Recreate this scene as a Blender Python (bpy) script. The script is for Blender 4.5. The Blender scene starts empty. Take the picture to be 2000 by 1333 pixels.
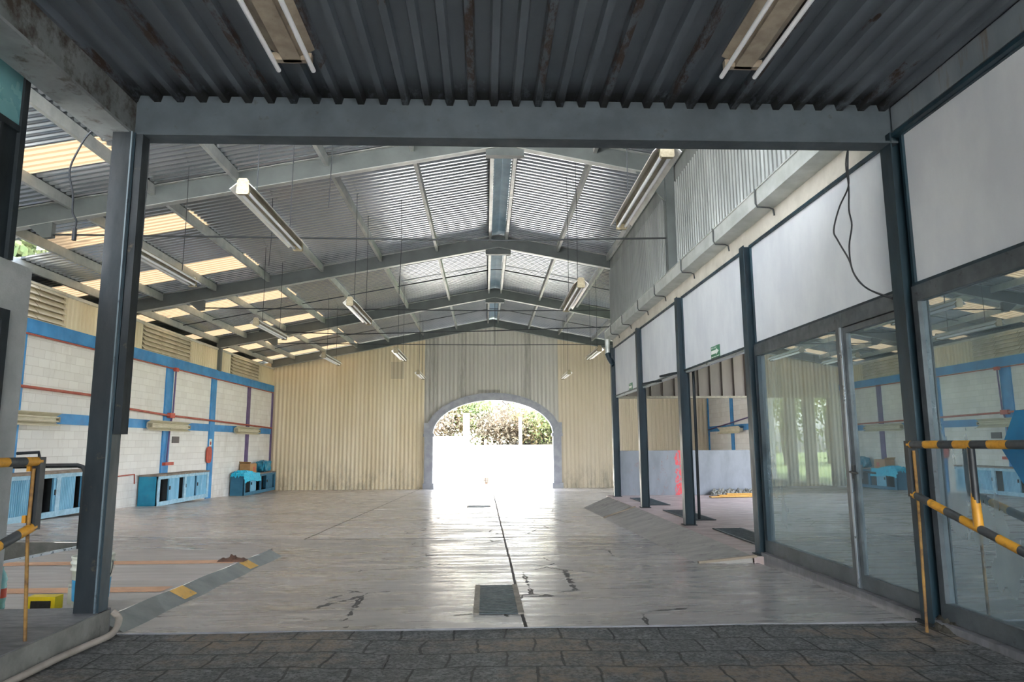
import bpy, math, random
from mathutils import Vector, Matrix
R_ = random.Random(11)
sc = bpy.context.scene
COL = sc.collection
PI = math.pi

# ------------------------------------------------------------------ helpers
class MB:
    """collects faces, then links them as ONE mesh object"""
    def __init__(s): s.v = []; s.f = []; s.sm = []
    def face(s, pts, smooth=False):
        n = len(s.v); s.v += [tuple(p) for p in pts]; s.f.append(tuple(range(n, n+len(pts)))); s.sm.append(smooth)
    def mesh(s, verts, faces, smooth=False):
        n = len(s.v); s.v += [tuple(p) for p in verts]
        for f in faces: s.f.append(tuple(i+n for i in f)); s.sm.append(smooth)
    def box(s, x0, x1, y0, y1, z0, z1):
        v = [(x, y, z) for z in (z0, z1) for y in (y0, y1) for x in (x0, x1)]
        s.mesh(v, [(0,2,3,1), (4,5,7,6), (0,1,5,4), (2,6,7,3), (0,4,6,2), (1,3,7,5)])
        return s
    def bar(s, p0, p1, w, h, up=(0,0,1)):
        p0 = Vector(p0); p1 = Vector(p1); d = (p1-p0).normalized(); u = Vector(up)
        r = d.cross(u)
        if r.length < 1e-4: r = d.cross(Vector((1,0,0)))
        r.normalize(); u = r.cross(d); r *= w/2; u *= h/2
        v = [p+a*r+b*u for p in (p0, p1) for b in (-1, 1) for a in (-1, 1)]
        s.mesh(v, [(0,1,3,2), (4,6,7,5), (0,4,5,1), (2,3,7,6), (0,2,6,4), (1,5,7,3)])
        return s
    def tube(s, pts, r, n=8, caps=True):
        pts = [Vector(p) for p in pts]; rings = []; ref = None
        for i, p in enumerate(pts):
            d = (pts[min(i+1, len(pts)-1)]-pts[max(i-1, 0)]).normalized()
            if ref is None:
                ref = d.cross(Vector((0,0,1)))
                if ref.length < .05: ref = d.cross(Vector((1,0,0)))
            ref = (ref-d*ref.dot(d)).normalized(); b = d.cross(ref)
            rr = r[i] if isinstance(r, (list, tuple)) else r
            rings.append([p+(ref*math.cos(2*PI*k/n)+b*math.sin(2*PI*k/n))*rr for k in range(n)])
        v = [q for g in rings for q in g]
        f = [(i*n+k, i*n+(k+1) % n, (i+1)*n+(k+1) % n, (i+1)*n+k) for i in range(len(pts)-1) for k in range(n)]
        s.mesh(v, f, True)
        if caps: s.face(rings[0][::-1]); s.face(rings[-1])
        return s
    def lathe(s, prof, c, n=20):
        v = [(c[0]+r*math.cos(2*PI*k/n), c[1]+r*math.sin(2*PI*k/n), c[2]+z) for r, z in prof for k in range(n)]
        f = [(i*n+k, i*n+(k+1) % n, (i+1)*n+(k+1) % n, (i+1)*n+k) for i in range(len(prof)-1) for k in range(n)]
        s.mesh(v, f, True); return s
    def ext(s, poly, ax, a, b):
        """closed 2-D polygon swept along an axis: ax 'y' takes (x,z), 'x' takes (y,z), 'z' takes (x,y)"""
        def P(q, t): return {'y': (q[0], t, q[1]), 'x': (t, q[0], q[1]), 'z': (q[0], q[1], t)}[ax]
        n = len(poly); v = [P(q, a) for q in poly]+[P(q, b) for q in poly]
        s.mesh(v, [(i, (i+1) % n, n+(i+1) % n, n+i) for i in range(n)]+[tuple(range(n))[::-1], tuple(range(n, 2*n))])
        return s
    def grid(s, fn, nu, nv, smooth=True):
        v = [fn(i/nu, j/nv) for i in range(nu+1) for j in range(nv+1)]; w = nv+1
        s.mesh(v, [(i*w+j, (i+1)*w+j, (i+1)*w+j+1, i*w+j+1) for i in range(nu) for j in range(nv)], smooth)
        return s
    def build(s, name, m, parent=None, loc=None):
        o0 = Vector(loc) if loc is not None else (parent.get('_o') and Vector(parent['_o']) if parent is not None else Vector((0,0,0)))
        if o0 is None: o0 = Vector((0,0,0))
        me = bpy.data.meshes.new(name)
        me.from_pydata([tuple(Vector(p)-o0) for p in s.v], [], s.f)
        me.polygons.foreach_set('use_smooth', s.sm)
        me.update()
        o = bpy.data.objects.new(name, me); COL.objects.link(o)
        if m is not None: me.materials.append(m)
        if parent is not None: o.parent = parent; o['_o'] = tuple(o0)
        elif loc is not None: o.location = loc; o['_o'] = tuple(loc)
        return o

def fix(o):                       # drop the bookkeeping property from everything at the end
    if '_o' in o.keys(): del o['_o']
def tag(o, label=None, cat=None, group=None, kind=None):
    if label: o['label'] = label
    if cat: o['category'] = cat
    if group: o['group'] = group
    if kind: o['kind'] = kind
    return o
def thing(name, label, cat, loc=(0,0,0), group=None):
    o = bpy.data.objects.new(name, None); COL.objects.link(o); o.location = loc
    o.empty_display_size = .1; o['_o'] = tuple(loc)
    return tag(o, label, cat, group)
def struct(name, mb, m): return tag(mb.build(name, m), kind='structure')
def dup(root, loc, label=None, group=None, skip=()):
    r = root.copy(); COL.objects.link(r); r.location = loc; r['_o'] = tuple(loc)
    if label: r['label'] = label
    if group: r['group'] = group
    for ch in list(root.children):
        if ch.name.split('.')[0] in skip: continue
        c = ch.copy(); COL.objects.link(c); c.parent = r
        for g in ch.children:
            d = g.copy(); COL.objects.link(d); d.parent = c
    return r

# ------------------------------------------------------------------ materials
def lin(h):
    if isinstance(h, (tuple, list)): return (*h, 1) if len(h) == 3 else tuple(h)
    c = [int(h[i:i+2], 16)/255 for i in (0, 2, 4)]
    return tuple(x/12.92 if x <= .04045 else ((x+.055)/1.055)**2.4 for x in c)+(1,)
class NT:
    def __init__(s, name):
        s.m = bpy.data.materials.new(name); s.m.use_nodes = True; s.t = s.m.node_tree
        s.b = s.t.nodes['Principled BSDF']; s.out = s.t.nodes['Material Output']
    def n(s, typ, **kw):
        x = s.t.nodes.new(typ)
        for k, v in kw.items(): setattr(x, k, v)
        return x
    def put(s, sock, val):
        if hasattr(val, 'is_output') or isinstance(val, bpy.types.NodeSocket): s.t.links.new(val, sock)
        else: sock.default_value = val
    def math(s, op, a, b=0., c=None):
        x = s.n('ShaderNodeMath', operation=op); s.put(x.inputs[0], a); s.put(x.inputs[1], b)
        if c is not None: s.put(x.inputs[2], c)
        return x.outputs[0]
    def clamp01(s, a): 
        x = s.n('ShaderNodeClamp'); s.put(x.inputs[0], a); return x.outputs[0]
    def coord(s): 
        if not hasattr(s, 'tc'): s.tc = s.n('ShaderNodeTexCoord').outputs['Object']
        return s.tc
    def xyz(s):
        if not hasattr(s, 'sx'):
            x = s.n('ShaderNodeSeparateXYZ'); s.put(x.inputs[0], s.coord()); s.sx = x.outputs
        return s.sx
    def mapped(s, scale=(1,1,1), rot=(0,0,0), loc=(0,0,0), vec=None):
        x = s.n('ShaderNodeMapping'); s.put(x.inputs[0], vec if vec is not None else s.coord())
        x.inputs['Scale'].default_value = scale; x.inputs['Rotation'].default_value = rot; x.inputs['Location'].default_value = loc
        return x.outputs[0]
    def noise(s, scale=3., stretch=(1,1,1), detail=5., rough=.6, loc=(0,0,0), dist=0.):
        x = s.n('ShaderNodeTexNoise'); s.put(x.inputs['Vector'], s.mapped(stretch, loc=loc))
        x.inputs['Scale'].default_value = scale; x.inputs['Detail'].default_value = detail
        x.inputs['Roughness'].default_value = rough; x.inputs['Distortion'].default_value = dist
        return x.outputs['Fac']
    def ramp(s, f, lo, hi, a=0., b=1.):
        x = s.n('ShaderNodeMapRange'); s.put(x.inputs[0], f)
        for i, q in enumerate((lo, hi, a, b)): x.inputs[i+1].default_value = q
        return x.outputs[0]
    def mix(s, f, a, b, mode='MIX'):
        x = s.n('ShaderNodeMix', data_type='RGBA', blend_type=mode)
        s.put(x.inputs[0], f)
        s.put(x.inputs[6], lin(a) if isinstance(a, (str, tuple)) else a)
        s.put(x.inputs[7], lin(b) if isinstance(b, (str, tuple)) else b)
        return x.outputs[2]
    def bump(s, h, strength=.3, dist=.02):
        x = s.n('ShaderNodeBump'); x.inputs['Strength'].default_value = strength; x.inputs['Distance'].default_value = dist
        s.put(x.inputs['Height'], h)
        if getattr(s, 'lastb', None) is not None: s.put(x.inputs['Normal'], s.lastb)
        s.lastb = x.outputs[0]; s.put(s.b.inputs['Normal'], s.lastb)
    def band(s, v, lo, hi):          # 1 inside lo..hi
        return s.math('MULTIPLY', s.math('GREATER_THAN', v, lo), s.math('LESS_THAN', v, hi))
    def set(s, col=None, rough=None, metal=None, **kw):
        if col is not None: s.put(s.b.inputs['Base Color'], lin(col) if isinstance(col, (str, tuple)) else col)
        if rough is not None: s.put(s.b.inputs['Roughness'], rough)
        if metal is not None: s.put(s.b.inputs['Metallic'], metal)
        for k, v in kw.items(): s.put(s.b.inputs[k], v)
        return s.m
def mat(name, c1, c2=None, scale=3., stretch=(1,1,1), lo=.38, hi=.62, rough=(.5,.7), metal=0., bump=0., bscale=60., dirt=None, dlo=.58, dhi=.72, dscale=4., dstretch=(1,1,1)):
    t = NT(name)
    col = lin(c1)
    if c2 is not None: col = t.mix(t.ramp(t.noise(scale, stretch), lo, hi), c1, c2)
    if dirt is not None: col = t.mix(t.ramp(t.noise(dscale, dstretch, 8., .7, (7,3,1)), dlo, dhi), col, dirt)
    r = t.ramp(t.noise(scale*2.3, stretch, loc=(3,1,5)), .35, .65, rough[0], rough[1])
    if bump: t.bump(t.noise(bscale, (1,1,1), 6.), bump, .01)
    return t.set(col, r, metal)
def glow_free(t): return t

M = {}
M['post'] = mat('post_paint', '1e3742', '15262f', 3, (1,1,.3), rough=(.35,.55), dirt='1b2428', dlo=.6, dhi=.75, dscale=9)
M['post_dark'] = mat('dark_post_paint', '18242b', '10191e', 3, (1,1,.3), rough=(.6,.8), dirt='4b4334', dlo=.63, dhi=.72, dscale=7, bump=.15, bscale=40)
M['beam'] = mat('beam_paint', '3f4a51', '343e44', 2, (1,1,1), rough=(.6,.8), dirt='2a2a28', dlo=.62, dhi=.74, dscale=6)
M['frame'] = mat('rafter_paint', '5d6464', '515858', 1.5, rough=(.4,.55), dirt='6a5f50', dlo=.65, dhi=.8, dscale=5)
M['purlin'] = mat('purlin_galvanized', 'b9bcb8', 'a3a7a5', 2.5, rough=(.35,.5), metal=.35, dirt='8a7c66', dlo=.66, dhi=.8, dscale=6)
M['ridge'] = mat('ridge_cap_paint', '8398a0', '74888f', 2, rough=(.55,.7))
M['rod'] = mat('rod_steel', '3a3e40', rough=(.5,.6), metal=.3)
M['wire'] = mat('wire_black', '22262b', rough=(.5,.6))
M['alu'] = mat('door_aluminium', '6a7074', '555c60', 4, rough=(.35,.5), metal=.5, dirt='3c3c38', dlo=.6, dhi=.75, dscale=10)
M['alu_light'] = mat('bright_aluminium', 'b4bec6', rough=(.25,.4), metal=.7)
M['panel'] = mat('fascia_board', 'd3d7da', 'c8ccd1', 2.2, (1,1,.5), rough=(.55,.7), dirt='a9a8a6', dlo=.7, dhi=.85, dscale=30)
M['cream'] = mat('cream_lintel', 'cbc6ba', 'bbb6aa', 3, rough=(.6,.8), dirt='8c7a60', dlo=.66, dhi=.8, dscale=3, dstretch=(1,1,.3))
M['gutter'] = mat('gutter_sheet', 'c9cdca', 'b4bab6', 3, rough=(.3,.5), metal=.25, dirt='8f7f68', dlo=.66, dhi=.8, dscale=5)
M['clere'] = mat('clerestory_sheet', '8e9391', '7d8281', 1.5, (1,1,.25), rough=(.4,.6), metal=.15, dirt='7d7468', dlo=.64, dhi=.8, dscale=3, dstretch=(1,1,.2))
M['louvershade'] = mat('louver_gap_shade', 'b0a387', 'a09478', 3, rough=(.7,.8))
M['louver'] = mat('louver_paint', 'e2d8c2', 'd2c6ac', 3, rough=(.5,.7))
M['beige'] = mat('beige_cladding', 'e2d3b4', 'd4c3a0', 1.2, (1,1,.2), rough=(.5,.65))
M['blue'] = mat('blue_paint', '3f93cf', '2f7fbb', 1.6, rough=(.45,.65), dirt='1f4f80', dlo=.62, dhi=.8, dscale=2.5)
M['purple'] = mat('purple_paint', '6a5684', '5a4a74', 3, rough=(.5,.6))
M['red'] = mat('red_paint', 'c0503c', 'ad4434', 5, rough=(.5,.6))
M['redpipe'] = mat('red_pipe_paint', 'b5604e', 'a04a3e', 3, rough=(.5,.6))
M['white'] = mat('white_enamel', 'e6e4dc', 'd8d5ca', 5, rough=(.3,.45))
M['fixbody'] = mat('fixture_body', 'a8a18e', '948d7a', 5, rough=(.4,.6))
M['cap'] = mat('fixture_end_cap', 'a59a80', '8d8268', 30, rough=(.6,.8))
M['wingm'] = mat('fixture_reflector', 'eceae2', 'd9d6cc', 4, rough=(.28,.4))
M['walllamp'] = mat('wall_fixture_cream', 'd9d2bc', 'c9c1a8', 4, rough=(.4,.5))
M['ballast'] = mat('fixture_ballast', 'a79b88', '8d8172', 5, rough=(.5,.7), dirt='5a4636', dlo=.62, dhi=.78, dscale=9)
t = NT('lamp_tube'); M['tube'] = t.set('f6f7f8', .38, 0.)
M['cabframe'] = mat('cabinet_frame', '9cc3d6', '7fa9bf', 6, rough=(.45,.7), dirt='d9e2e4', dlo=.6, dhi=.72, dscale=9)
M['cabside'] = mat('cabinet_side', '1f8fae', '147a9c', 3, rough=(.5,.7), dirt='5d8ea2', dlo=.58, dhi=.72, dscale=3)
M['cabside_dark'] = mat('cabinet_side_dark', '2f6f8c', '296580', 3, rough=(.5,.7))
M['cabdoor'] = mat('cabinet_door', '78b7d4', '5fa0c0', 5, (1,1,.2), rough=(.35,.5), dirt='c9dbe2', dlo=.62, dhi=.74, dscale=6, dstretch=(1,1,.2))
M['cabtop'] = mat('cabinet_top', '8f8377', '7a6c60', 5, rough=(.7,.9), dirt='9fb4bd', dlo=.6, dhi=.7)
M['cabin'] = mat('cabinet_inside', '2b2f31', '26282a', 3, rough=(.8,.9))
M['card'] = mat('cardboard', 'b48a5c', 'a67c50', 5, rough=(.75,.85))
M['cyan'] = mat('cyan_plastic', '22c4e6', '14b0d8', 6, rough=(.25,.4))
M['teal'] = mat('teal_plastic', '1686a6', '0f7393', 6, rough=(.25,.4), dirt='3aa6c4', dlo=.6, dhi=.7, dscale=12)
M['grate'] = mat('grate_steel', '4a555a', '3b464b', 9, rough=(.4,.6), metal=.4)
M['edge'] = mat('grate_edge', '8a8378', '6c665e', 8, rough=(.5,.7), metal=.2)
M['hole'] = mat('drain_dark', '14181a', rough=(.8,.9))
M['rust'] = mat('rusty_rod', '7b5b33', 'a07838', 6, rough=(.6,.8), dirt='4a3424', dlo=.5, dhi=.65)
M['black'] = mat('black_pipe', '2b2f33', '222629', 5, rough=(.4,.55))
M['pier'] = mat('pier_render', 'b3b6b4', 'a3a7a5', 4, rough=(.7,.85), bump=.3, bscale=50, dirt='8a8c88', dlo=.66, dhi=.8)
M['curb'] = mat('curb_concrete', '8b8a84', '75746f', 4, rough=(.7,.9), bump=.5, bscale=30, dirt='57564f', dlo=.58, dhi=.75, dscale=5)
M['slabtop'] = mat('platform_concrete', '77777a', '66666a', 3, (1,2.5,1), rough=(.45,.7), bump=.35, bscale=25, dirt='55544f', dlo=.56, dhi=.74, dscale=3)
M['strip'] = mat('ramp_strip', '868a88', '747877', 3, rough=(.55,.75), bump=.3, bscale=25)
M['ramp'] = mat('ramp_concrete', 'aaa6a1', '928f8a', 1.6, (1,2.5,1), rough=(.6,.8), bump=.4, bscale=30, dirt='565450', dlo=.55, dhi=.75, dscale=4)
M['ramptan'] = mat('ramp_edge', 'a0917e', '8c806f', 4, rough=(.6,.8), bump=.3, bscale=30)
M['platform'] = mat('pink_concrete', 'b5a3a0', 'a08f8c', 1.5, (1,2,1), rough=(.35,.6), bump=.3, bscale=30, dirt='7d7270', dlo=.6, dhi=.8, dscale=3)
M['orange'] = mat('orange_line', 'd6a886', 'c69a7c', 6, rough=(.6,.8), dirt='a9a096', dlo=.58, dhi=.7, dscale=14)
M['yellowline'] = mat('yellow_line', 'd8ae62', 'c69a50', 6, rough=(.6,.8), dirt='8d8676', dlo=.58, dhi=.7, dscale=14)
M['grey_side'] = mat('side_sheet', '6d6562', '5d5755', 1.2, (1,1,.2), rough=(.5,.7))
M['archm'] = mat('arch_stone', 'a2a3a8', '8f9198', 3, rough=(.6,.8), bump=.2, bscale=25)
M['extwall'] = mat('exterior_plaster', 'f2f0ea', 'ebe8e0', 3, rough=(.8,.9))
M['extground'] = mat('exterior_concrete', 'dedad2', 'd2cdc4', .8, rough=(.7,.9))
M['bark'] = mat('bark', '3a352f', '2b2723', 4, (1,1,.3), rough=(.8,.9))
M['lawn'] = mat('lawn_grass', (.17,.21,.08), (.13,.17,.06), 2, rough=(.8,.95))
M['bucketw'] = mat('pail_plastic', 'd9dcd2', 'c6cabd', 6, rough=(.35,.5))
M['bucketb'] = mat('pail_label', '1f93c4', '1a86b6', 9, rough=(.4,.5), dirt='d3c24a', dlo=.68, dhi=.7, dscale=16)
M['yel'] = mat('yellow_plastic', 'ecd020', 'dfc214', 5, rough=(.35,.5))
M['dark'] = mat('dark_inset', '26241f', '14130f', 20, rough=(.6,.8))
M['carton'] = mat('white_carton', 'bfc0b4', 'adb0a5', 6, rough=(.6,.8))
M['rag'] = mat('brown_rag', '6b4d3f', '4a352c', 9, rough=(.8,.95), bump=.5, bscale=40)
M['rubble'] = mat('rubble_grey', '8a8880', '5e5d58', 5, rough=(.8,.95), bump=.6, bscale=20)
M['board'] = mat('yellow_board', 'c99a48', 'b98636', 5, (4,1,1), rough=(.55,.7))
M['dirt'] = mat('dirt_heap', '4a463c', '38352e', 14, rough=(.9,1), bump=.8, bscale=40, dirt='6e5238', dlo=.6, dhi=.7, dscale=12)
M['green'] = mat('sign_green', '2f7d57', '2a7450', 6, rough=(.4,.5))
M['signw'] = mat('sign_white', 'e3e9e2', rough=(.4,.5))
M['decalb'] = mat('decal_blue', '0a78a8', '066a9a', 3, rough=(.35,.45))
M['tealglass'] = mat('teal_glazing', '6fa5a8', '5b9096', 1.4, rough=(.15,.3))
M['conduit'] = mat('pvc_conduit', 'a49a90', '8f857a', 4, rough=(.5,.65))
M['guard_y'] = M['yel']

# striped bar paint, runs along Y
def stripes(name, axis, period, off, duty=.52):
    t = NT(name); x = t.xyz()
    v = t.math('FRACT', t.math('ADD', t.math('DIVIDE', x[axis], period), off))
    n = t.noise(60, detail=3); v = t.math('ADD', v, t.math('MULTIPLY', t.math('SUBTRACT', n, .5), .08))
    f = t.math('LESS_THAN', v, duty)
    w = t.ramp(t.noise(25, loc=(4,4,4)), .5, .75)
    return t.set(t.mix(f, t.mix(w, '3f4346', '2c2f33'), t.mix(w, 'd79a2c', 'b07f2c')), .5)
M['stripeR'] = stripes('barrier_stripes', 1, .36, .12)
M['stripeL'] = stripes('barrier_stripes_left', 1, .36, .45)

# hall floor: streaky polished concrete with joints and cracks
def floor_mat(name, c1, c2, c3, joints=True, r0=.16, r1=.5):
    t = NT(name); x = t.xyz()
    a = t.ramp(t.noise(1.1, (.35, 1.6, 1), 8, .62), .36, .64)
    b = t.ramp(t.noise(2.2, (.3, 2.6, 1), 9, .7, (5,2,0)), .45, .7)
    d = t.ramp(t.noise(30, (1,1,1), 4, .7, (9,1,0)), .68, .76)
    col = t.mix(a, c1, c2); col = t.mix(t.math('MULTIPLY', b, .75), col, c3)
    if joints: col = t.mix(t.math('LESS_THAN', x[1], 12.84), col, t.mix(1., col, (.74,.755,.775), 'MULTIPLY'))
    if joints: col = t.mix(t.math('MULTIPLY', t.ramp(x[0], -2.5, -6.5), .6), col, t.mix(1., col, (1., .93, .89), 'MULTIPLY')); col = t.mix(t.math('MULTIPLY', d, .6), col, '4a4743')
    if joints:
        wob = t.math('MULTIPLY', t.math('SUBTRACT', t.noise(1.2, detail=6), .5), .05)
        xx = t.math('ADD', x[0], wob)
        g = t.math('MULTIPLY', t.band(xx, .322, .352), .85)
        yy = t.math('ADD', x[1], wob)
        g = t.math('MAXIMUM', g, t.math('MULTIPLY', t.band(yy, 12.82, 12.86), t.band(x[0], -3.2, 2.9)))
        g = t.math('MAXIMUM', g, t.math('MULTIPLY', t.band(xx, -3.215, -3.19), t.math('GREATER_THAN', x[1], 12.8)))
        for yj in (18.2, 24.5, 29.5): g = t.math('MAXIMUM', g, t.math('MULTIPLY', t.band(yy, yj, yj+.03), .55))
        vo = t.n('ShaderNodeTexVoronoi', feature='DISTANCE_TO_EDGE'); t.put(vo.inputs['Vector'], t.mapped((1,1,1)))
        vo.inputs['Scale'].default_value = .9
        nd = t.math('ADD', vo.outputs['Distance'], t.math('MULTIPLY', t.math('SUBTRACT', t.noise(6, detail=6), .5), .12))
        ck = t.math('LESS_THAN', t.math('ABSOLUTE', nd), .011)
        ck = t.math('MULTIPLY', ck, t.math('GREATER_THAN', t.noise(.9, loc=(2,8,0)), .52))
        ck = t.math('MULTIPLY', ck, t.band(x[0], -1.6, 1.9))
        g = t.math('MAXIMUM', g, t.math('MULTIPLY', ck, .8))
        col = t.mix(g, col, '2b2a29')
    r = t.ramp(t.noise(2.6, (.4, 2.2, 1), 8, .65, (1,7,0)), .36, .66, r0, r1)
    t.bump(t.noise(7, (.35, 2.4, 1), 6, .6), .12, .01)
    t.bump(t.noise(60, (.6, 1.5, 1), 5), .12, .004)
    if joints: r = t.math('MAXIMUM', r, t.math('MULTIPLY', g, .9)); t.put(t.b.inputs['Specular IOR Level'], t.math('MULTIPLY', t.math('SUBTRACT', 1., g), .6))
    else: t.b.inputs['Specular IOR Level'].default_value = .6
    t.set(col, r)
    return t.m
M['floor'] = floor_mat('hall_floor_concrete', 'cbc4be', 'b6b0ab', '9d9b9b')
M['floorL'] = floor_mat('left_slab_concrete', 'b4adaa', 'a6a29f', '928f8e', False, .35, .65)

# cobbled stone drive
t = NT('cobble_stone'); x = t.xyz()
wn = t.n('ShaderNodeTexNoise'); t.put(wn.inputs['Vector'], t.coord()); wn.inputs['Scale'].default_value = 2.2; wn.inputs['Detail'].default_value = 4
wv = t.n('ShaderNodeVectorMath', operation='SCALE'); t.put(wv.inputs[0], wn.outputs['Color']); wv.inputs['Scale'].default_value = .13
wa = t.n('ShaderNodeVectorMath', operation='ADD'); t.put(wa.inputs[0], t.mapped((1,1,1), rot=(0,0,.04))); t.put(wa.inputs[1], wv.outputs[0])
bk = t.n('ShaderNodeTexBrick'); t.put(bk.inputs['Vector'], wa.outputs[0]); bk.offset = .5; bk.squash = 1
bk.inputs['Scale'].default_value = 1.; bk.inputs['Brick Width'].default_value = .42; bk.inputs['Row Height'].default_value = .34
bk.inputs['Mortar Size'].default_value = .012; bk.inputs['Mortar Smooth'].default_value = .6; bk.inputs['Bias'].default_value = 0
bk.inputs['Color1'].default_value = (1,1,1,1); bk.inputs['Color2'].default_value = (.55,.55,.55,1); bk.inputs['Mortar'].default_value = (0,0,0,1)
n1 = t.noise(9, detail=9, rough=.75); n2 = t.noise(40, detail=6, rough=.7)
col = t.mix(t.ramp(n1, .35, .68), '4e5052', '9fa09e')
col = t.mix(t.math('MULTIPLY', t.ramp(n2, .44, .6), .8), col, '2f3234')
tan = t.math('MULTIPLY', t.ramp(t.noise(.62, (1,1.5,1), 6, .6, (3.1,.4,0)), .5, .6), t.ramp(n1, .38, .55))  # tan tone stands in for sun patches, painted into the stone colour
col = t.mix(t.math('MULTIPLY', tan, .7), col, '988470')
col = t.mix(t.math('MULTIPLY', bk.outputs['Fac'], .75), col, '202120')
inv = t.math('SUBTRACT', 1., bk.outputs['Fac'])
t.bump(inv, .9, .035); t.bump(n1, .9, .05); t.bump(n2, .6, .012)
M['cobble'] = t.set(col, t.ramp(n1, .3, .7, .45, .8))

# painted block wall
t = NT('painted_block'); x = t.xyz()
cv = t.n('ShaderNodeCombineXYZ'); t.put(cv.inputs[0], x[1]); t.put(cv.inputs[1], x[2])
bk = t.n('ShaderNodeTexBrick'); t.put(bk.inputs['Vector'], cv.outputs[0]); bk.offset = .5
bk.inputs['Scale'].default_value = 1.; bk.inputs['Brick Width'].default_value = .42; bk.inputs['Row Height'].default_value = .21
bk.inputs['Mortar Size'].default_value = .006; bk.inputs['Mortar Smooth'].default_value = .4
bk.inputs['Color1'].default_value = lin('e9e7e3'); bk.inputs['Color2'].default_value = lin('e0ddd9'); bk.inputs['Mortar'].default_value = lin('cfcac5')
st = t.ramp(t.noise(1.4, (1,1,.4), 8, .7), .55, .78)
col = t.mix(t.math('MULTIPLY', st, .55), bk.outputs['Color'], 'b9b0a6')
low = t.math('MULTIPLY', t.ramp(x[2], .9, -.5), t.ramp(t.noise(2, (1,1,.5), 7), .4, .7))
col = t.mix(t.math('MULTIPLY', low, .6), col, 'a2978c')
t.bump(t.math('SUBTRACT', 1., bk.outputs['Fac']), .5, .012); t.bump(t.noise(30, detail=5), .15, .01)
M['block'] = t.set(col, .7)

# back wall: beige ribbed sheet, greyer sheets over the arch, grime streaks and dirt at the foot
t = NT('back_cladding'); x = t.xyz()
base = t.mix(t.ramp(t.noise(1., (1,1,.15), 6), .35, .65), 'e2d3b6', 'd6c4a2')
grey = t.mix(t.ramp(t.noise(1.6, (2,1,.15), 7, .7), .35, .65), 'c6c2ba', 'b6b2aa')
col = t.mix(t.band(x[0], -3.02, 3.65), base, grey)
pale = t.mix(.5, 'c4b8a4', 'b9ad9c')
col = t.mix(t.math('MULTIPLY', t.math('GREATER_THAN', x[0], 3.65), .6), col, pale)
stn = t.noise(3.5, (3,1,.25), 8, .75)
s1 = t.math('MAXIMUM', t.band(x[0], -1.35, -.95), t.band(x[0], 1.9, 2.3)); s1 = t.math('MAXIMUM', s1, t.band(x[0], -3.0, -2.35))
s1 = t.math('MULTIPLY', s1, t.ramp(stn, .35, .65)); s1 = t.math('MULTIPLY', s1, t.math('GREATER_THAN', x[2], 2.5))
col = t.mix(t.math('MULTIPLY', s1, .55), col, '77736c')
pt = t.math('MULTIPLY', t.band(x[0], -4.7, -4.05), t.band(x[2], 4.75, 5.6)); col = t.mix(t.math('MULTIPLY', pt, .35), col, '8d857a')
pt = t.math('MULTIPLY', t.band(x[0], -.35, .75), t.band(x[2], 4.05, 4.2)); col = t.mix(t.math('MULTIPLY', pt, .5), col, '6f6b66')
foot = t.math('MULTIPLY', t.ramp(x[2], .9, -.7), t.ramp(t.noise(2.2, (1,1,.35), 9, .78, (2,0,5)), .46, .66))
col = t.mix(t.math('MULTIPLY', foot, .8), col, '6f6a5c')
M['back'] = t.set(col, .55)

# grey partition with flaking red paint
t = NT('flaking_partition'); x = t.xyz()
n = t.noise(9, (1,1,.5), 8, .75); n2 = t.noise(3, (1,1,.4), 6, .6, (4,0,0))
col = t.mix(t.ramp(n2, .4, .65), '787c83', '6a6e75')
wob = t.math('ADD', x[0], t.math('MULTIPLY', t.math('SUBTRACT', n, .5), .35))
red = t.math('MULTIPLY', t.band(wob, 5.58, 5.98), t.math('GREATER_THAN', t.noise(7, (1,1,.6), 8, .8, (1,1,8)), .47))
red2 = t.math('MULTIPLY', t.math('LESS_THAN', x[0], 5.4), t.math('GREATER_THAN', t.noise(6, (1,1,.7), 9, .85, (6,1,2)), .6))
col = t.mix(t.math('MULTIPLY', red2, .75), col, '7c5a58')
col = t.mix(red, col, 'c4454a')
M['partition'] = t.set(col, .6)

# roof sheet, galvanised
t = NT('roof_sheet'); x = t.xyz()
n = t.noise(.8, (1,.3,1), 5); col = t.mix(t.ramp(n, .35, .65), 'c6cbd0', 'b4bbc1')
M['roof'] = t.set(col, t.ramp(t.noise(3, (.2,1,1)), .35, .65, .17, .24), .9)
# rusty canopy decking
t = NT('canopy_deck'); x = t.xyz()
n = t.noise(1.6, (1,.5,1), 7, .65); col = t.mix(t.ramp(n, .35, .65), '636b72', '545c63')
rn = t.noise(9, (1,.35,1), 9, .8); 
rib = t.math('FRACT', t.math('DIVIDE', t.math('ADD', x[0], 6.162), .6))
rm = t.math('MULTIPLY', t.band(rib, .0, .14), t.math('GREATER_THAN', t.noise(.9, (1,.4,1), 4, .6, (3,3,3)), .5))
rs = t.math('MULTIPLY', rm, t.ramp(rn, .46, .56))
edge = t.math('MULTIPLY', t.ramp(x[1], 5.5, 5.8), t.ramp(rn, .34, .48))
col = t.mix(rs, col, '3b2c22'); col = t.mix(edge, col, '1d1c1b')
t.bump(rn, .25, .01)
M['deck'] = t.set(col, .5, .25)

# translucent roof panels
t = NT('translucent_panel')
df = t.n('ShaderNodeBsdfTranslucent'); df.inputs[0].default_value = (.066, .048, .029, 1)
d2 = t.n('ShaderNodeBsdfDiffuse'); d2.inputs[0].default_value = lin('d8bd90')
mx = t.n('ShaderNodeMixShader'); mx.inputs[0].default_value = .22
t.t.links.new(df.outputs[0], mx.inputs[1]); t.t.links.new(d2.outputs[0], mx.inputs[2])
t.t.links.new(mx.outputs[0], t.out.inputs[0]); t.t.nodes.remove(t.b); M['skylight'] = t.m

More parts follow.
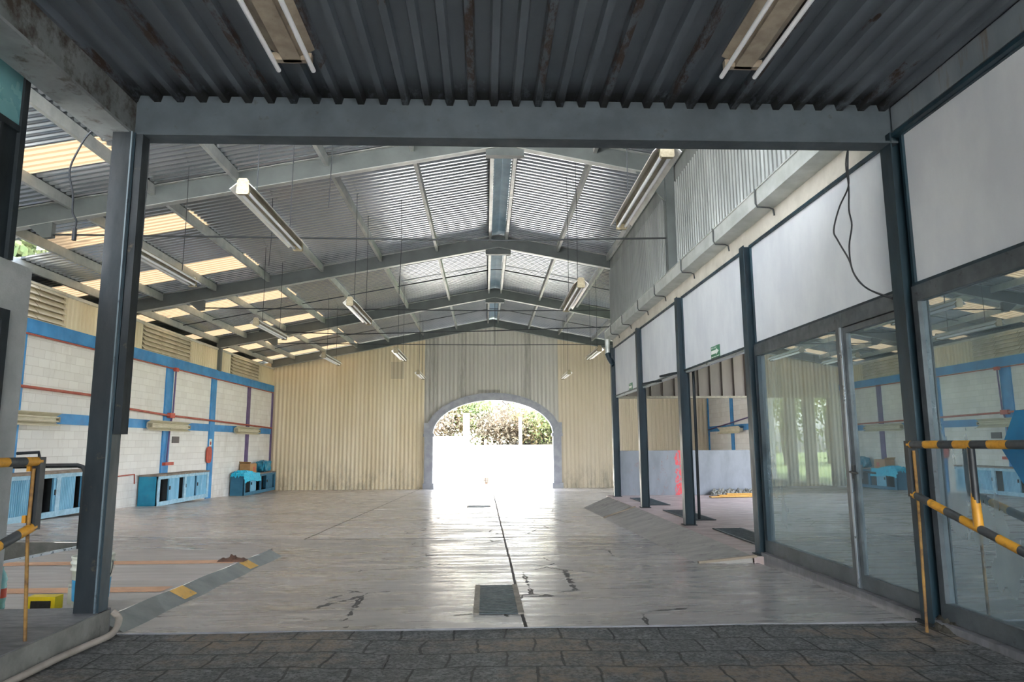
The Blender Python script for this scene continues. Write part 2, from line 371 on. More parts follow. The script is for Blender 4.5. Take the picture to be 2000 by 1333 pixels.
# reflective dusty glazing
t = NT('dusty_glazing')
gl = t.n('ShaderNodeBsdfGlossy'); gl.inputs['Roughness'].default_value = .0; gl.inputs['Color'].default_value = (.72,.84,.88,1)
tr = t.n('ShaderNodeBsdfTransparent'); tr.inputs[0].default_value = (.25,.29,.29,1)
du = t.n('ShaderNodeBsdfDiffuse'); t.put(du.inputs[0], lin('9db4be'))
fr = t.n('ShaderNodeFresnel'); fr.inputs[0].default_value = 1.9
m1 = t.n('ShaderNodeMixShader'); t.put(m1.inputs[0], t.clamp01(t.math('ADD', t.math('MULTIPLY', fr.outputs[0], 1.), .47)))
t.t.links.new(tr.outputs[0], m1.inputs[1]); t.t.links.new(gl.outputs[0], m1.inputs[2])
m2 = t.n('ShaderNodeMixShader')
sp = t.math('MULTIPLY', t.math('GREATER_THAN', t.noise(34, detail=5, rough=.7), .69), .35)
hz = t.ramp(t.noise(1.3, (1,1,.5), 6), .35, .7, .20, .36)
t.put(m2.inputs[0], t.math('MAXIMUM', sp, hz))
t.t.links.new(m1.outputs[0], m2.inputs[1]); t.t.links.new(du.outputs[0], m2.inputs[2])
t.t.links.new(m2.outputs[0], t.out.inputs[0]); t.t.nodes.remove(t.b); M['glass'] = t.m

def leafmat(name, a, b):
    t = NT(name); n = t.noise(1.3, detail=3)
    col = t.mix(t.ramp(n, .4, .6), a, b)
    df = t.n('ShaderNodeBsdfDiffuse'); t.put(df.inputs[0], col)
    tl = t.n('ShaderNodeBsdfTranslucent'); t.put(tl.inputs[0], col)
    mx = t.n('ShaderNodeMixShader'); mx.inputs[0].default_value = .35
    t.t.links.new(df.outputs[0], mx.inputs[1]); t.t.links.new(tl.outputs[0], mx.inputs[2])
    t.t.links.new(mx.outputs[0], t.out.inputs[0]); t.t.nodes.remove(t.b); return t.m
M['leaf_g'] = leafmat('green_leaves', (.10,.14,.07), (.19,.21,.10))
M['leaf_y'] = leafmat('ochre_leaves', (.24,.19,.10), (.17,.15,.10))
M['leaf_b'] = leafmat('dry_leaves', (.19,.155,.12), (.15,.14,.11))
# ------------------------------------------------------------------ dimensions (metres)
XL, YB = -10.47, 34.7
RX = .39                                # ridge
def fz(x, y):                           # falling hall floor, a little higher along the left wall
    lift = .13*min(1, max(0, (30-y)/14))*min(1, max(0, (-x-3)/5))
    return -.0227*(y-6.0)+lift
def rz(x): return 7.80-.19*abs(x-RX)    # roof sheet
def rb(x): return 7.36-.19*abs(x-RX)    # underside of the frames
FR = [13.1, 20.3, 27.5, YB]
BAY = [6.1, 13.1, 20.3, 27.5, YB]

# ------------------------------------------------------------------ ground and floors
mb = MB(); 
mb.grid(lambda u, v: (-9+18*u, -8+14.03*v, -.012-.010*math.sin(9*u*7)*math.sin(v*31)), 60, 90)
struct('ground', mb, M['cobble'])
mb = MB(); mb.face([(-60,-60,-.06), (60,-60,-.06), (60,-8,-.06), (-60,-8,-.06)]); mb.face([(-60,-8,-.06), (-9,-8,-.06), (-9,6,-.06), (-60,6,-.06)])
mb.face([(-60,6,-.06), (-11.4,6,-.06), (-11.4,60,-.85), (-60,60,-.85)])
struct('yard_ground', mb, M['extground'])
PX0, PX1, PY0, PY1 = -9.4, -6.2, 7.2, 11.9         # service pit
SX, SY = -3.17, 10.8                               # raised slab
mb = MB()
def patch(x0, x1, y0, y1):
    nx = max(1, int((x1-x0)/.8)); ny = max(1, int((y1-y0)/.8))
    mb.grid(lambda u, v: (x0+(x1-x0)*u, y0+(y1-y0)*v, fz(x0+(x1-x0)*u, y0+(y1-y0)*v)), nx, ny)
patch(SX, 3.62, 6.03, 10.8); patch(-3.0, 3.62, 10.8, 20.6); patch(-11.3, 11.3, 20.6, 36.2)
patch(-11.3, -9.4, 6.03, 11.9); patch(PX1, -3.0, 10.8, 11.9); patch(-11.3, -3.0, 11.9, 20.6)
struct('floor', mb, M['floor'])
mb = MB(); mb.grid(lambda u, v: (-3.1+6.75*u, 6.03-.012*v-.012*v*math.sin(u*37)*math.sin(u*11), fz(0,6.03)-.035*v), 60, 1, False); struct('trim_threshold', mb, M['slabtop'])
mb = MB()
def sz(y): return .10-.024*(y-6.0)
n = 16
mb.grid(lambda u, v: (PX1+(SX-PX1)*u, 6.0+(SY-6.0)*v, sz(6.0+(SY-6.0)*v)), 4, n)
mb.face([(PX1, SY, sz(SY)), (SX, SY, sz(SY)), (SX, SY+.05, fz(SX, SY)), (PX1, SY+.05, fz(PX1, SY))])
mb.grid(lambda u, v: (PX0+(PX1-PX0)*u, 6.0+(PY0-6.0)*v, sz(6.0+(PY0-6.0)*v)), 4, 4)
struct('floor_left_slab', mb, M['floorL'])
mb = MB()     # pit walls and bottom
zt = lambda y: max(sz(y), fz(PX1, y)) if y < 10.8 else fz(PX1, y)
mb.face([(PX0, PY0, -1.2), (PX1, PY0, -1.2), (PX1, PY1, -1.2), (PX0, PY1, -1.2)])
mb.face([(PX0, PY1, -1.2), (PX1, PY1, -1.2), (PX1, PY1, fz(PX1, PY1)), (PX0, PY1, fz(PX0, PY1))])
mb.face([(PX0, PY0, -1.2), (PX0, PY0, sz(PY0)), (PX1, PY0, sz(PY0)), (PX1, PY0, -1.2)])
mb.face([(PX0, PY0, -1.2), (PX0, PY1, -1.2), (PX0, PY1, .02), (PX0, PY0, .1)])
mb.face([(PX1, PY0, -1.2), (PX1, PY1, -1.2), (PX1, PY1, fz(PX1, PY1)), (PX1, 10.8, sz(10.8)), (PX1, PY0, sz(PY0))])
struct('floor_pit', mb, M['curb'])
mb = MB(); mb.bar((PX1, PY0, sz(PY0)+.005), (PX1, 10.8, sz(10.8)+.005), .06, .05); mb.bar((PX1, 10.8, sz(10.8)), (PX1, PY1, fz(PX1, PY1)+.01), .06, .05)
tag(mb.build('pit_edge_angle', M['alu_light']), 'pale steel angle edging the right side of the inspection pit', 'edging')
# worn transition strip between the two levels
mb = MB(); mb.grid(lambda u, v: (SX+.02+(-2.96-.03*v-SX)*u+.012*math.sin(v*23), 6.05+4.6*v, (sz(6.05+4.6*v)+.006)*(1-u)+u*(fz(-2.9, 6.05+4.6*v)+.003)), 4, 40)
struct('floor_ramp_strip', mb, M['strip'])
def line(name, x0, x1, y0, y1, zf, m, label):
    mb = MB(); mb.grid(lambda u, v: (x0+(x1-x0)*u, y0+(y1-y0)*v, zf(x0+(x1-x0)*u, y0+(y1-y0)*v)), 8, 1)
    return tag(mb.build(name, m), label, 'floor marking')
zs = lambda x, y: sz(y)+.004
line('painted_line', PX1+.03, SX-.05, 9.26, 9.58, zs, M['orange'], 'worn orange painted line on the left slab, the one beneath the brown rag')
line('painted_line', PX1+.03, SX-.05, 7.30, 7.60, zs, M['orange'], 'worn orange painted line on the left slab, the one nearer the white pail')
def stripz(x, y):
    v = (y-6.05)/4.6; u = min(1, max(0, (x-SX-.02-.012*math.sin(v*23))/(-2.96-.03*v-SX))); return (sz(y)+.006)*(1-u)+u*(fz(-2.9, y)+.003)+.004
line('painted_patch', SX+.03, SX+.18, 9.3, 9.62, stripz, M['yellowline'], 'yellow painted patch on the sloping strip in front of the brown rag')
line('painted_patch', SX+.03, SX+.19, 7.32, 7.62, stripz, M['yellowline'], 'yellow painted patch on the sloping strip nearest the left post')
# near platform and its kerb
mb = MB(); mb.box(-9, -3.05, -8, 6.04, -.04, .2)
pl = struct('floor_platform', mb, M['slabtop'])
mb = MB(); mb.box(-3.06, -3.035, -8, 6.0, -.04, .195); struct('trim_kerb', mb, M['curb'])
# platform, ramp on the right
mb = MB(); mb.box(3.55, 11.3, 9.42, 20.7, -.7, 0.0); mb.box(3.88, 11.3, -8, 9.42, -.4, 0.0)
struct('floor_right_platform', mb, M['platform'])
def ramp(y0, y1, grooves, label, far=None):
    mb = MB(); n = 26 if grooves else 6
    def P(u, v):
        y = y0+(y1-y0)*v; x = 2.8+(3.57-2.8)*u
        z0 = fz(2.8, y)+.002; z = z0+(.004-z0)*u
        if grooves and int(v*n*1.0001) % 2: z -= .03
        return (x, y, z)
    mb.grid(P, 4, n, False)
    mb.face([P(0, 0), P(1, 0), (3.57, y0, fz(3, y0)-.02), (2.8, y0, fz(3, y0)-.02)])
    mb.face([P(0, 1), P(1, 1), (3.57, y1, fz(3, y1)-.02), (2.8, y1, fz(3, y1)-.02)])
    return struct('floor_ramp', mb, M['ramp'])
ramp(9.42, 12.9, False, ''); ramp(12.9, 16.75, False, ''); ramp(16.85, 20.3, True, '')
mb = MB(); mb.bar((2.8, 16.8, fz(2.8, 16.8)+.012), (3.57, 16.8, .01), .1, .03); struct('trim_ramp_joint', mb, M['ramptan'])
mb = MB(); mb.bar((2.82, 9.43, fz(2.8, 9.4)+.012), (3.6, 9.43, .008), .06, .03); struct('trim_ramp_edge', mb, M['ramptan'])

# ------------------------------------------------------------------ back wall with the arch
def archz(x):
    dx = abs(x-RX); a = 3.05
    if dx >= a: return None
    return 2.0+1.76*math.sqrt(max(0, 1-(dx/a)**2))
def arch_in(x): 
    return archz(x)
def gable(x): return rb(x)+.02
mb = MB(); px = -11.4; step = .05
prof = lambda x: (0, .03, .03, 0)[int(round((x+11.4)/step)) % 4]
while px < 11.3:
    x0, x1 = px, px+step; a0, a1 = archz(x0), archz(x1)
    b0 = a0 if a0 else (fz(x0, YB)-.02); b1 = a1 if a1 else (fz(x1, YB)-.02)
    if (a0 is None) != (a1 is None):
        if a0: b1 = b0
        else: b0 = b1
    mb.face([(x0, YB-prof(x0), b0), (x1, YB-prof(x1), b1), (x1, YB-prof(x1), gable(x1)+.3), (x0, YB-prof(x0), gable(x0)+.3)])
    px += step
struct('wall_back', mb, M['back'])
# arch moulding, jambs, capitals
arch = thing('arch_surround', 'grey arched stone surround framing the bright drive-through opening', 'arch', (RX, YB, fz(0, YB)))
mb = MB(); N = 40
for i in range(N):
    def ring(k, off):
        ang = PI*k/N; return (RX-(2.96+off)*math.cos(ang), 2.0+(1.67+off)*math.sin(ang))
    p = [ring(i, 0), ring(i+1, 0), ring(i+1, .3), ring(i, .3)]
    q = [ring(i, .3), ring(i+1, .3), ring(i+1, .36), ring(i, .36)]
    for poly, d in ((p, .22), (q, .28)):
        mb.face([(x, YB-d, z) for x, z in poly])
        mb.face([(poly[0][0], YB-d, poly[0][1]), (poly[1][0], YB-d, poly[1][1]), (poly[1][0], YB+.25, poly[1][1]), (poly[0][0], YB+.25, poly[0][1])])
        mb.face([(poly[3][0], YB-d, poly[3][1]), (poly[2][0], YB-d, poly[2][1]), (poly[2][0], YB, poly[2][1]), (poly[3][0], YB, poly[3][1])])
mb.build('archivolt', M['archm'], arch)
for s in (-1, 1):
    c = RX+s*3.16; zb = fz(0, YB)
    m2 = MB(); m2.box(c-.2, c+.2, YB-.24, YB+.25, zb+.26, 2.0); m2.build('jamb', M['archm'], arch)
    m2 = MB(); m2.box(c-.26, c+.26, YB-.3, YB+.25, zb-.05, zb+.28); m2.build('plinth', M['archm'], arch)
    m2 = MB(); m2.box(c-.26, c+.26, YB-.3, YB+.25, 1.88, 2.02)
    m2.ext([(c-.24, 2.0), (c+.24, 2.0), (c+.24 if s > 0 else c-.05, 2.56), (c+.05 if s > 0 else c-.24, 2.56)], 'y', YB-.27, YB)
    m2.build('capital', M['archm'], arch)

# ------------------------------------------------------------------ left wall
mb = MB(); mb.box(XL-.2, XL, 6.0, YB+.1, -.8, 4.4)
struct('wall_left', mb, M['block'])
def corr(mb, x, y0, y1, z0, z1, pitch, amp, n=6, sgn=1):
    k = int((y1-y0)/pitch*n); 
    def P(u, v):
        y = y0+(y1-y0)*u; ph = (y/pitch) % 1
        t = min(1, max(0, (abs(ph-.5)-.15)/.12))
        zz = z0+(z1-z0)*v
        return (x+sgn*amp*t, y, zz)
    mb.grid(P, k, 1, False)
LV = [(14.1, 17.4), (21.4, 24.85), (28.9, 32.4)]
ys = 6.0
for a, b in LV+[(YB, YB)]:
    m2 = MB(); corr(m2, XL-.04, ys, a, 4.4, 5.3, .18, .035); struct('wall_left_cladding', m2, M['beige']); ys = b
m2 = MB(); m2.box(XL-.1, XL+.02, 6.0, YB, 5.22, 5.3); struct('trim_eave', m2, M['cream'])
m2 = MB(); m2.box(-11.34, -11.30, 3.0, 36.2, 5.2, 5.62); m2.box(-11.34, XL-.08, 3.0, 36.2, 5.2, 5.24); struct('trim_soffit', m2, M['frame'])
for i, (a, b) in enumerate(LV):
    l = thing('louver_vent', ['cream louvered vent above the blue band, nearest one, partly behind the grey pier', 'cream louvered vent of three banks above the blue band, just right of the near post', 'cream louvered vent of three banks above the blue band, nearest the back corner'][i], 'vent', (XL, (a+b)/2, 4.4), 'louvered vents along the top of the left wall')
    w = (b-a)/3
    for k in range(3):
        m2 = MB(); y0 = a+k*w+.04; y1 = a+(k+1)*w-.02
        for q in range(6):
            z = 4.45+q*.138
            m2.ext([(XL-.05, z+.13), (XL-.04, z+.14), (XL+.075, z+.012), (XL+.07, z)], 'y', y0, y1)
        m2.build('louver_bank', M['louver'], l)
    m2 = MB(); m2.box(XL-.07, XL+.04, a, b, 4.4, 4.44); m2.box(XL-.07, XL+.04, a, b, 5.24, 5.28)
    m2.build('frame', M['louver'], l)
    m2 = MB(); m2.box(XL-.13, XL-.06, a-.45, b+.45, 4.38, 5.3); m2.build('backing', M['louvershade'], l)  # added sheet blocks light between slats; its darker colour stands in for gap shade
# painted tie beams and columns
m2 = MB(); m2.box(XL-.02, XL+.05, 6.0, YB, 4.10, 4.42); struct('trim_1', m2, M['blue'])
m2 = MB(); m2.box(XL-.02, XL+.035, 6.0, YB, 2.05, 2.31); struct('trim_2', m2, M['blue'])
for i, (a, b, mm) in enumerate([(15.6, 16.05, 'blue'), (19.0, 19.4, 'blue'), (23.1, 23.6, 'blue'), (26.9, 27.38, 'blue'), (31.0, 31.35, 'purple'), (34.5, 34.68, 'purple')]):
    m2 = MB(); m2.box(XL-.02, XL+.045, a, b, -.6, 4.12); struct('trim_%d' % (i+3), m2, M[mm])

# ------------------------------------------------------------------ pipes and fittings on the left wall
X1 = XL+.1
mb = MB(); mb.tube([(X1, 13.5, 2.86), (X1, 18.8, 2.84), (X1, 19.6, 2.62), (X1, 23.2, 2.5), (X1, 27, 2.45), (X1, 34.4, 2.34)], .035)
tag(mb.build('wall_pipe', M['redpipe']), 'thin red pipe running along the block wall above the lower blue band', 'pipe')
mb = MB(); mb.tube([(X1-.03, 13.5, 4.06), (X1-.03, 34.5, 4.06)], .022)
tag(mb.build('wall_pipe', M['redpipe']), 'thin red pipe tucked under the upper blue band', 'pipe')
cd = thing('conduit_run', 'dark vertical conduit with red boxes on the blue column above the long cabinet', 'conduit', (X1, 23.55, 1.1), None)
m2 = MB(); m2.tube([(X1, 23.62, 4.05), (X1, 23.58, 2.55), (X1, 23.5, 2.35), (X1, 23.42, 1.95), (X1, 23.34, .95)], .028); m2.build('tube', M['purple'], cd)
m2 = MB(); m2.box(X1-.05, X1+.05, 23.52, 23.72, 3.98, 4.1); m2.build('junction_box', M['red'], cd)
m2 = MB(); m2.box(X1-.05, X1+.06, 23.28, 23.62, 2.42, 2.58); m2.build('junction_box', M['red'], cd)
m2 = MB(); m2.box(X1-.05, X1+.06, 23.15, 23.75, .88, .98); m2.build('outlet_box', M['red'], cd)
mb = MB(); mb.tube([(X1, 20.2, .66), (X1, 21.3, .68), (X1, 21.34, .4)], .02)
tag(mb.build('water_pipe', M['redpipe']), 'short bent red water pipe left of the long blue cabinet', 'pipe')
def oval(c, w, h, n=20, p=3.):
    return [(c[0]+w/2*math.copysign(abs(math.cos(2*PI*k/n))**(2/p), math.cos(2*PI*k/n)), c[1]+h/2*math.copysign(abs(math.sin(2*PI*k/n))**(2/p), math.sin(2*PI*k/n))) for k in range(n)]
mb = MB(); mb.ext(oval((26.95, 1.17), .5, .62), 'x', XL+.04, XL+.07)
tag(mb.build('extinguisher_backboard', M['red']), 'rounded red extinguisher backboard on the blue column between the cabinets', 'backboard')
mb = MB(); mb.box(XL+.04, XL+.055, 26.92, 27.16, 1.48, 1.76); nsn = thing('notice_sign', 'small white notice with red mark on the blue column above the red backboard', 'sign', (XL+.05, 27.04, 1.6))
mb.build('plate', M['signw'], nsn); m2 = MB(); m2.ext(oval((27.04, 1.6), .12, .14, 12, 2.), 'x', XL+.055, XL+.062); m2.build('emblem', M['red'], nsn)
mb = MB(); mb.box(XL, XL+.03, 23.85, 24.35, 1.6, 1.82)
for k in range(5): mb.box(XL+.03, XL+.04, 23.87, 24.33, 1.63+k*.037, 1.645+k*.037)
tag(mb.build('wall_vent', M['grey_side']), 'small grey vent plate on the white block wall right of the conduit', 'vent')
def wall_fixture(y0, y1, label):
    f = thing('wall_light_fixture', label, 'light fixture', (XL+.04, (y0+y1)/2, 2.14), 'fluorescent fixtures lying along the lower blue band')
    m2 = MB(); m2.box(XL+.04, XL+.16, y0+.1, y1-.1, 2.07, 2.22); m2.build('body', M['walllamp'], f)
    for dz in (-1, 1):
        m2 = MB(); z = 2.145+dz*.075
        m2.ext([(XL+.1, z), (XL+.22, z+dz*.075), (XL+.22, z+dz*.085), (XL+.1, z+.012*dz)], 'y', y0, y1); m2.build('reflector', M['walllamp'], f)
        m2 = MB(); m2.tube([(XL+.2, y0+.06, 2.145+dz*.045), (XL+.2, y1-.06, 2.145+dz*.045)], .02); m2.build('tube', M['walllamp'], f)
    for yy in (y0+.05, y1-.09):
        m2 = MB(); m2.box(XL+.1, XL+.23, yy, yy+.04, 2.08, 2.21); m2.build('end_cap', M['cap'], f)
wall_fixture(14.8, 17.3, 'cream fluorescent fixture on the block wall, the one cut off by the grey pier')
wall_fixture(21.85, 24.8, 'cream fluorescent fixture on the block wall above the long blue cabinet')
wall_fixture(29.35, 32.4, 'cream fluorescent fixture on the block wall above the dark cabinet with the box')

# ------------------------------------------------------------------ cabinets along the left wall
def cabinet(y0, y1, h, label, side_m, doors, frame_m='cabframe', door_m='cabdoor', ribs=True):
    x0, x1 = XL+.05, -9.85; zb = fz(x1, y0)-.02; zt_ = zb+h
    c = thing('counter_cabinet', label, 'cabinet', (x1, (y0+y1)/2, zb), 'metal counter cabinets along the left wall')
    m2 = MB(); m2.box(x0, x1-.02, y0, y0+.03, zb, zt_-.05); m2.build('side_panel', M[side_m], c)
    m2 = MB(); m2.box(x0, x1-.02, y1-.03, y1, zb, zt_-.05); m2.build('side_panel', M[side_m], c)
    m2 = MB(); m2.box(x0, x1-.06, y0+.03, y1-.03, zb, zb+.08); m2.box(x0, x0+.02, y0+.03, y1-.03, zb+.08, zt_-.05)
    m2.build('carcass', M['cabin'], c)
    m2 = MB(); m2.box(x0, x1+.015, y0-.02, y1+.02, zt_-.05, zt_); m2.build('countertop', M['cabtop'], c)
    m2 = MB(); m2.box(x1-.05, x1, y0, y1, zb, zb+.13); m2.box(x1-.05, x1+.005, y0, y1, zt_-.14, zt_-.045)
    for yy in (y0, (y0+y1)/2-.08, y1-.16): m2.box(x1-.05, x1+.003, yy, yy+.16, zb, zt_-.05)
    m2.build('face_frame', M[frame_m], c)
    for a, b, dm in doors:
        ya = y0+(y1-y0)*a; yb = y0+(y1-y0)*b
        m2 = MB()
        if ribs: corr(m2, x1-.03, ya, yb, zb+.13, zt_-.14, .065, .016)
        m2.box(x1-.055, x1-.03, ya, yb, zb+.13, zt_-.14)
        d = m2.build('door', M[dm], c)
        m2 = MB(); m2.box(x1-.03, x1+.012, ya+.05, ya+.08, zb+h*.48, zb+h*.6); m2.build('handle', M['black'], d)
    return c
cabinet(14.6, 18.9, 1.02, 'light blue counter cabinet behind the left handrail and black post', 'cabside', [(.03, .31, 'cabdoor'), (.46, .66, 'cabdoor'), (.72, .94, 'cabdoor')])
cabinet(21.7, 25.6, .94, 'long light blue cabinet with bright blue end panel under the conduit', 'cabside', [(.2, .39, 'cabdoor'), (.5, .7, 'cabdoor'), (.74, .96, 'cabdoor')])
cabinet(29.35, 33.6, .86, 'dark blue cabinet in the far left corner carrying the box and bags', 'cabside_dark', [(.2, .37, 'cabdoor'), (.7, .92, 'cabside_dark')], 'cabside_dark', 'cabside_dark', False)
zc3 = fz(-9.85, 29.35)-.02+.86
b = thing('cardboard_box', 'brown cardboard box on the dark corner cabinet behind the cyan sheet', 'box', (-10.2, 30.75, zc3))
m2 = MB(); m2.box(-10.42, -9.98, 30.35, 31.2, zc3+.002, zc3+.42); m2.build('carton', M['card'], b)
m2 = MB(); m2.face([(-10.42, 30.35, zc3+.42), (-9.98, 30.35, zc3+.42), (-9.9, 30.2, zc3+.5), (-10.4, 30.2, zc3+.52)]); m2.build('flap', M['card'], b)
m2 = MB(); m2.box(-9.981, -9.975, 30.8, 31.0, zc3+.1, zc3+.28); m2.build('printed_mark', M['red'], b)
# crumpled cyan sheet hanging over the corner
m2 = MB(); rr = random.Random(3)
H_ = [[rr.random() for _ in range(22)] for _ in range(22)]
def sheet(u, v):
    i = min(20, int(u*21)); j = min(20, int(v*21)); hh = H_[i][j]
    x0 = -10.38+.42*min(1, max(0, (v-.4)/.12)); x = x0+(-9.6-x0)*u+.04*(hh-.5); y = 29.2+2.0*v+.1*(H_[j][i]-.5)
    z = zc3+.03+.16*hh*math.sin(PI*min(1, v*1.2+.1))*(1-.4*u)
    edge = max(0, x+9.83); z -= edge*1.5
    if y < 29.3: z -= (29.3-y)*1.2
    if edge > 0: x = -9.83+edge*.35
    return (x, y, max(z, zc3-.34))
m2.grid(sheet, 20, 20, False)
tag(m2.build('plastic_sheet', M['cyan']), 'crumpled bright cyan plastic sheet draped over the dark corner cabinet', 'plastic sheet')
m2 = MB()
def bag(u, v):
    th = 2*PI*u; ph = PI*(v-.5); k = .88+.16*math.sin(7*th+3*v)*math.cos(9*v)+.05*math.sin(17*th)
    cx, sx_ = math.cos(th), math.sin(th); cp = math.cos(ph)
    s4 = lambda q: math.copysign(abs(q)**.55, q)
    return (-10.12+.26*k*s4(cx)*s4(cp), 32.55+.62*k*s4(sx_)*s4(cp), max(zc3+.004, zc3+.26+.26*k*s4(math.sin(ph))))
m2.grid(bag, 30, 16, False)
tag(m2.build('stuffed_bag', M['teal']), 'teal plastic bag stuffed full on the far end of the dark corner cabinet', 'bag')

# ------------------------------------------------------------------ roof
SKY = [(10.95, 11.85), (14.6, 15.65), (18.05, 19.2), (22.15, 23.2), (26.05, 27.05), (29.85, 31.0), (33.6, 34.45)]
PITCH = .176
def roofpatch(mb, x0, x1, y0, y1):
    nx = max(1, int(abs(x1-x0)/3)); ys_ = [y0]; q = math.floor(y0/PITCH)
    while q*PITCH < y1:
        ys_ += [(q+f)*PITCH for f in (.0, .1, .19, .28, .38, .5, .6, .69, .78, .88) if y0 < (q+f)*PITCH < y1]; q += 1
    ys_.append(y1); k = len(ys_)-1
    def hgt(y):
        f = (y/PITCH) % 1 + 1e-9
        if f < .38: return -.07*(1-(f/.19-1)**2)
        if f < .5: return (f-.38)/.12
        if f < .88: return 1+.07*(1-((f-.5)/.19-1)**2)
        return (1-f)/.12
    def P(u, v):
        y = ys_[int(round(v*k))]; return (x0+(x1-x0)*u, y, rz(x0+(x1-x0)*u)-.014+.028*hgt(y))
    mb.grid(P, nx, k, False)
XS = -6.35
mb = MB(); roofpatch(mb, .2, XS, 3.0, 36.2); ys = 3.0
for a, b in SKY: roofpatch(mb, XS, -11.4, ys, a+.02); ys = b-.02
roofpatch(mb, XS, -11.4, ys, 36.2)
struct('ceiling_left', mb, M['roof'])
ordn = ['nearest', 'second nearest', 'third nearest', 'fourth nearest', 'fifth nearest', 'sixth nearest', 'farthest']
for i, (a, b) in enumerate(SKY):
    mb = MB(); roofpatch(mb, XS+.02, -9.7 if i == 1 else -11.38, a, b)
    where = ['above the hanging black cable', 'beyond the front roof frame at left', 'crossing behind the near post', 'above the middle of the left wall', 'just this side of the third roof frame', 'just beyond the third roof frame', 'against the back wall'][i]
    tag(mb.build('skylight_strip', M['skylight']), 'amber translucent roof strip, %s, %s' % (ordn[i], where), 'skylight', 'translucent strips in the left roof slope')
mb = MB(); roofpatch(mb, .58, 11.9, 3.0, 36.2); struct('ceiling_right', mb, M['roof'])
mb = MB(); mb.ext([(RX-.3, rz(RX-.3)+.03), (RX, rz(RX)+.06), (RX+.3, rz(RX+.3)+.03), (RX+.3, rz(RX+.3)+.05), (RX, rz(RX)+.08), (RX-.3, rz(RX-.3)+.05)], 'y', 3.0, 36.2)
struct('ceiling_ridge_cap', mb, M['ridge'])

# steel frames
FN = ['front', 'second', 'third', 'back']
def frame(i, y):
    lab = ['front steel roof frame, just behind the canopy beam', 'second steel roof frame, halfway down the hall', 'third steel roof frame, near the back wall', 'back steel roof frame on top of the corrugated back wall'][i]
    f = thing('roof_frame', lab, 'roof frame', (RX, y, rb(RX)), 'steel roof frames of the hall')
    xr = 3.62 if i == 0 else 11.2
    for xa, xb, s in ((XL-.1, RX, 1), (RX, xr, -1)):
        m2 = MB(); e = .012
        def P(x, z): return (x, z)
        top = .40
        m2.ext([(xa, rb(xa)), (xb, rb(xb)), (xb, rb(xb)+top), (xa, rb(xa)+top)], 'y', y-.005, y+.005)
        rf = m2.build('rafter', M['frame'], f)
        for z0, nm in ((0, 'bottom_flange'), (top-.012, 'top_flange')):
            m2 = MB(); m2.ext([(xa, rb(xa)+z0), (xb, rb(xb)+z0), (xb, rb(xb)+z0+.012), (xa, rb(xa)+z0+.012)], 'y', y-.08, y+.08)
            m2.build(nm, M['purlin'], rf)
    if i < 3:
        m2 = MB(); zr = rb(RX)
        m2.ext([(RX-.38, zr-.07), (RX-.38, zr-.2), (RX+.38, zr-.2), (RX+.38, zr-.07), (RX, zr)], 'y', y-.02, y+.02)
        m2.ext([(RX-.38, zr-.2), (RX+.38, zr-.2), (RX+.38, zr-.212), (RX-.38, zr-.212)], 'y', y-.08, y+.08)
        m2.build('ridge_bracket', M['frame'], f)
        m2 = MB(); xa = -8.4; m2.ext([(xa-.25, rb(xa-.25)), (xa+.18, rb(xa+.18)), (xa+.18, 5.44), (xa+.02, 5.42)], 'y', y-.06, y+.06)
        m2.build('tie_bracket', M['frame'], f)
        m2 = MB(); m2.box(XL-.12, XL+.1, y-.1, y+.1, 4.4, rb(XL)+.02); m2.build('stub_column', M['frame'], f)
    if i == 0:
        m2 = MB(); m2.box(3.56, 3.74, y-.1, y+.1, 4.7, rb(3.7)+.3); m2.build('column', M['frame'], f)
        m2 = MB(); m2.ext([(3.0, rb(3.0)), (3.56, rb(3.56)), (3.56, rb(3.56)-.5)], 'y', y-.02, y+.02); m2.build('haunch', M['frame'], f)
for i, y in enumerate(FR): frame(i, y if i < 3 else YB-.13)

# purlins, one object each
PXS = [(-10.5, 'along the left eave'), (-9.42, 'first in from the left eave'), (-7.9, 'second in from the left eave'), (-6.37, 'third in from the left eave'), (-4.8, 'third left of the ridge'), (-3.08, 'second left of the ridge'), (-1.41, 'first left of the ridge'), (RX-.21, 'left of the ridge pair'), (RX+.21, 'right of the ridge pair'), (2.15, 'first right of the ridge'), (3.66, 'second right of the ridge'), (5.35, 'third right of the ridge')]
BN = ['in front of the front frame', 'between the front and second frames', 'between the second and third frames', 'between the third frame and back wall']
for k in range(4):
    for x, w in PXS:
        if x > 4 and k < 3: continue
        if k == 0 and abs(x-RX) < .5: continue
        y0, y1 = BAY[k], BAY[k+1]; zt_ = rz(x)-.024; s = -1 if x < RX else 1
        h = .2; fl = .075
        m2 = MB(); q = [(x, zt_-h), (x+s*fl, zt_-h), (x+s*fl, zt_-h+.02), (x+s*(fl-.006), zt_-h+.02), (x+s*(fl-.006), zt_-h+.006), (x+s*.006, zt_-h+.006), (x+s*.006, zt_-.006), (x+s*fl, zt_-.006), (x+s*fl, zt_), (x, zt_)]
        m2.ext(q, 'y', y0+.01, y1-.01)
        tag(m2.build('roof_purlin', M['purlin']), 'light steel purlin, %s, %s' % (w, BN[k]), 'purlin', 'steel purlins under the roof sheets')
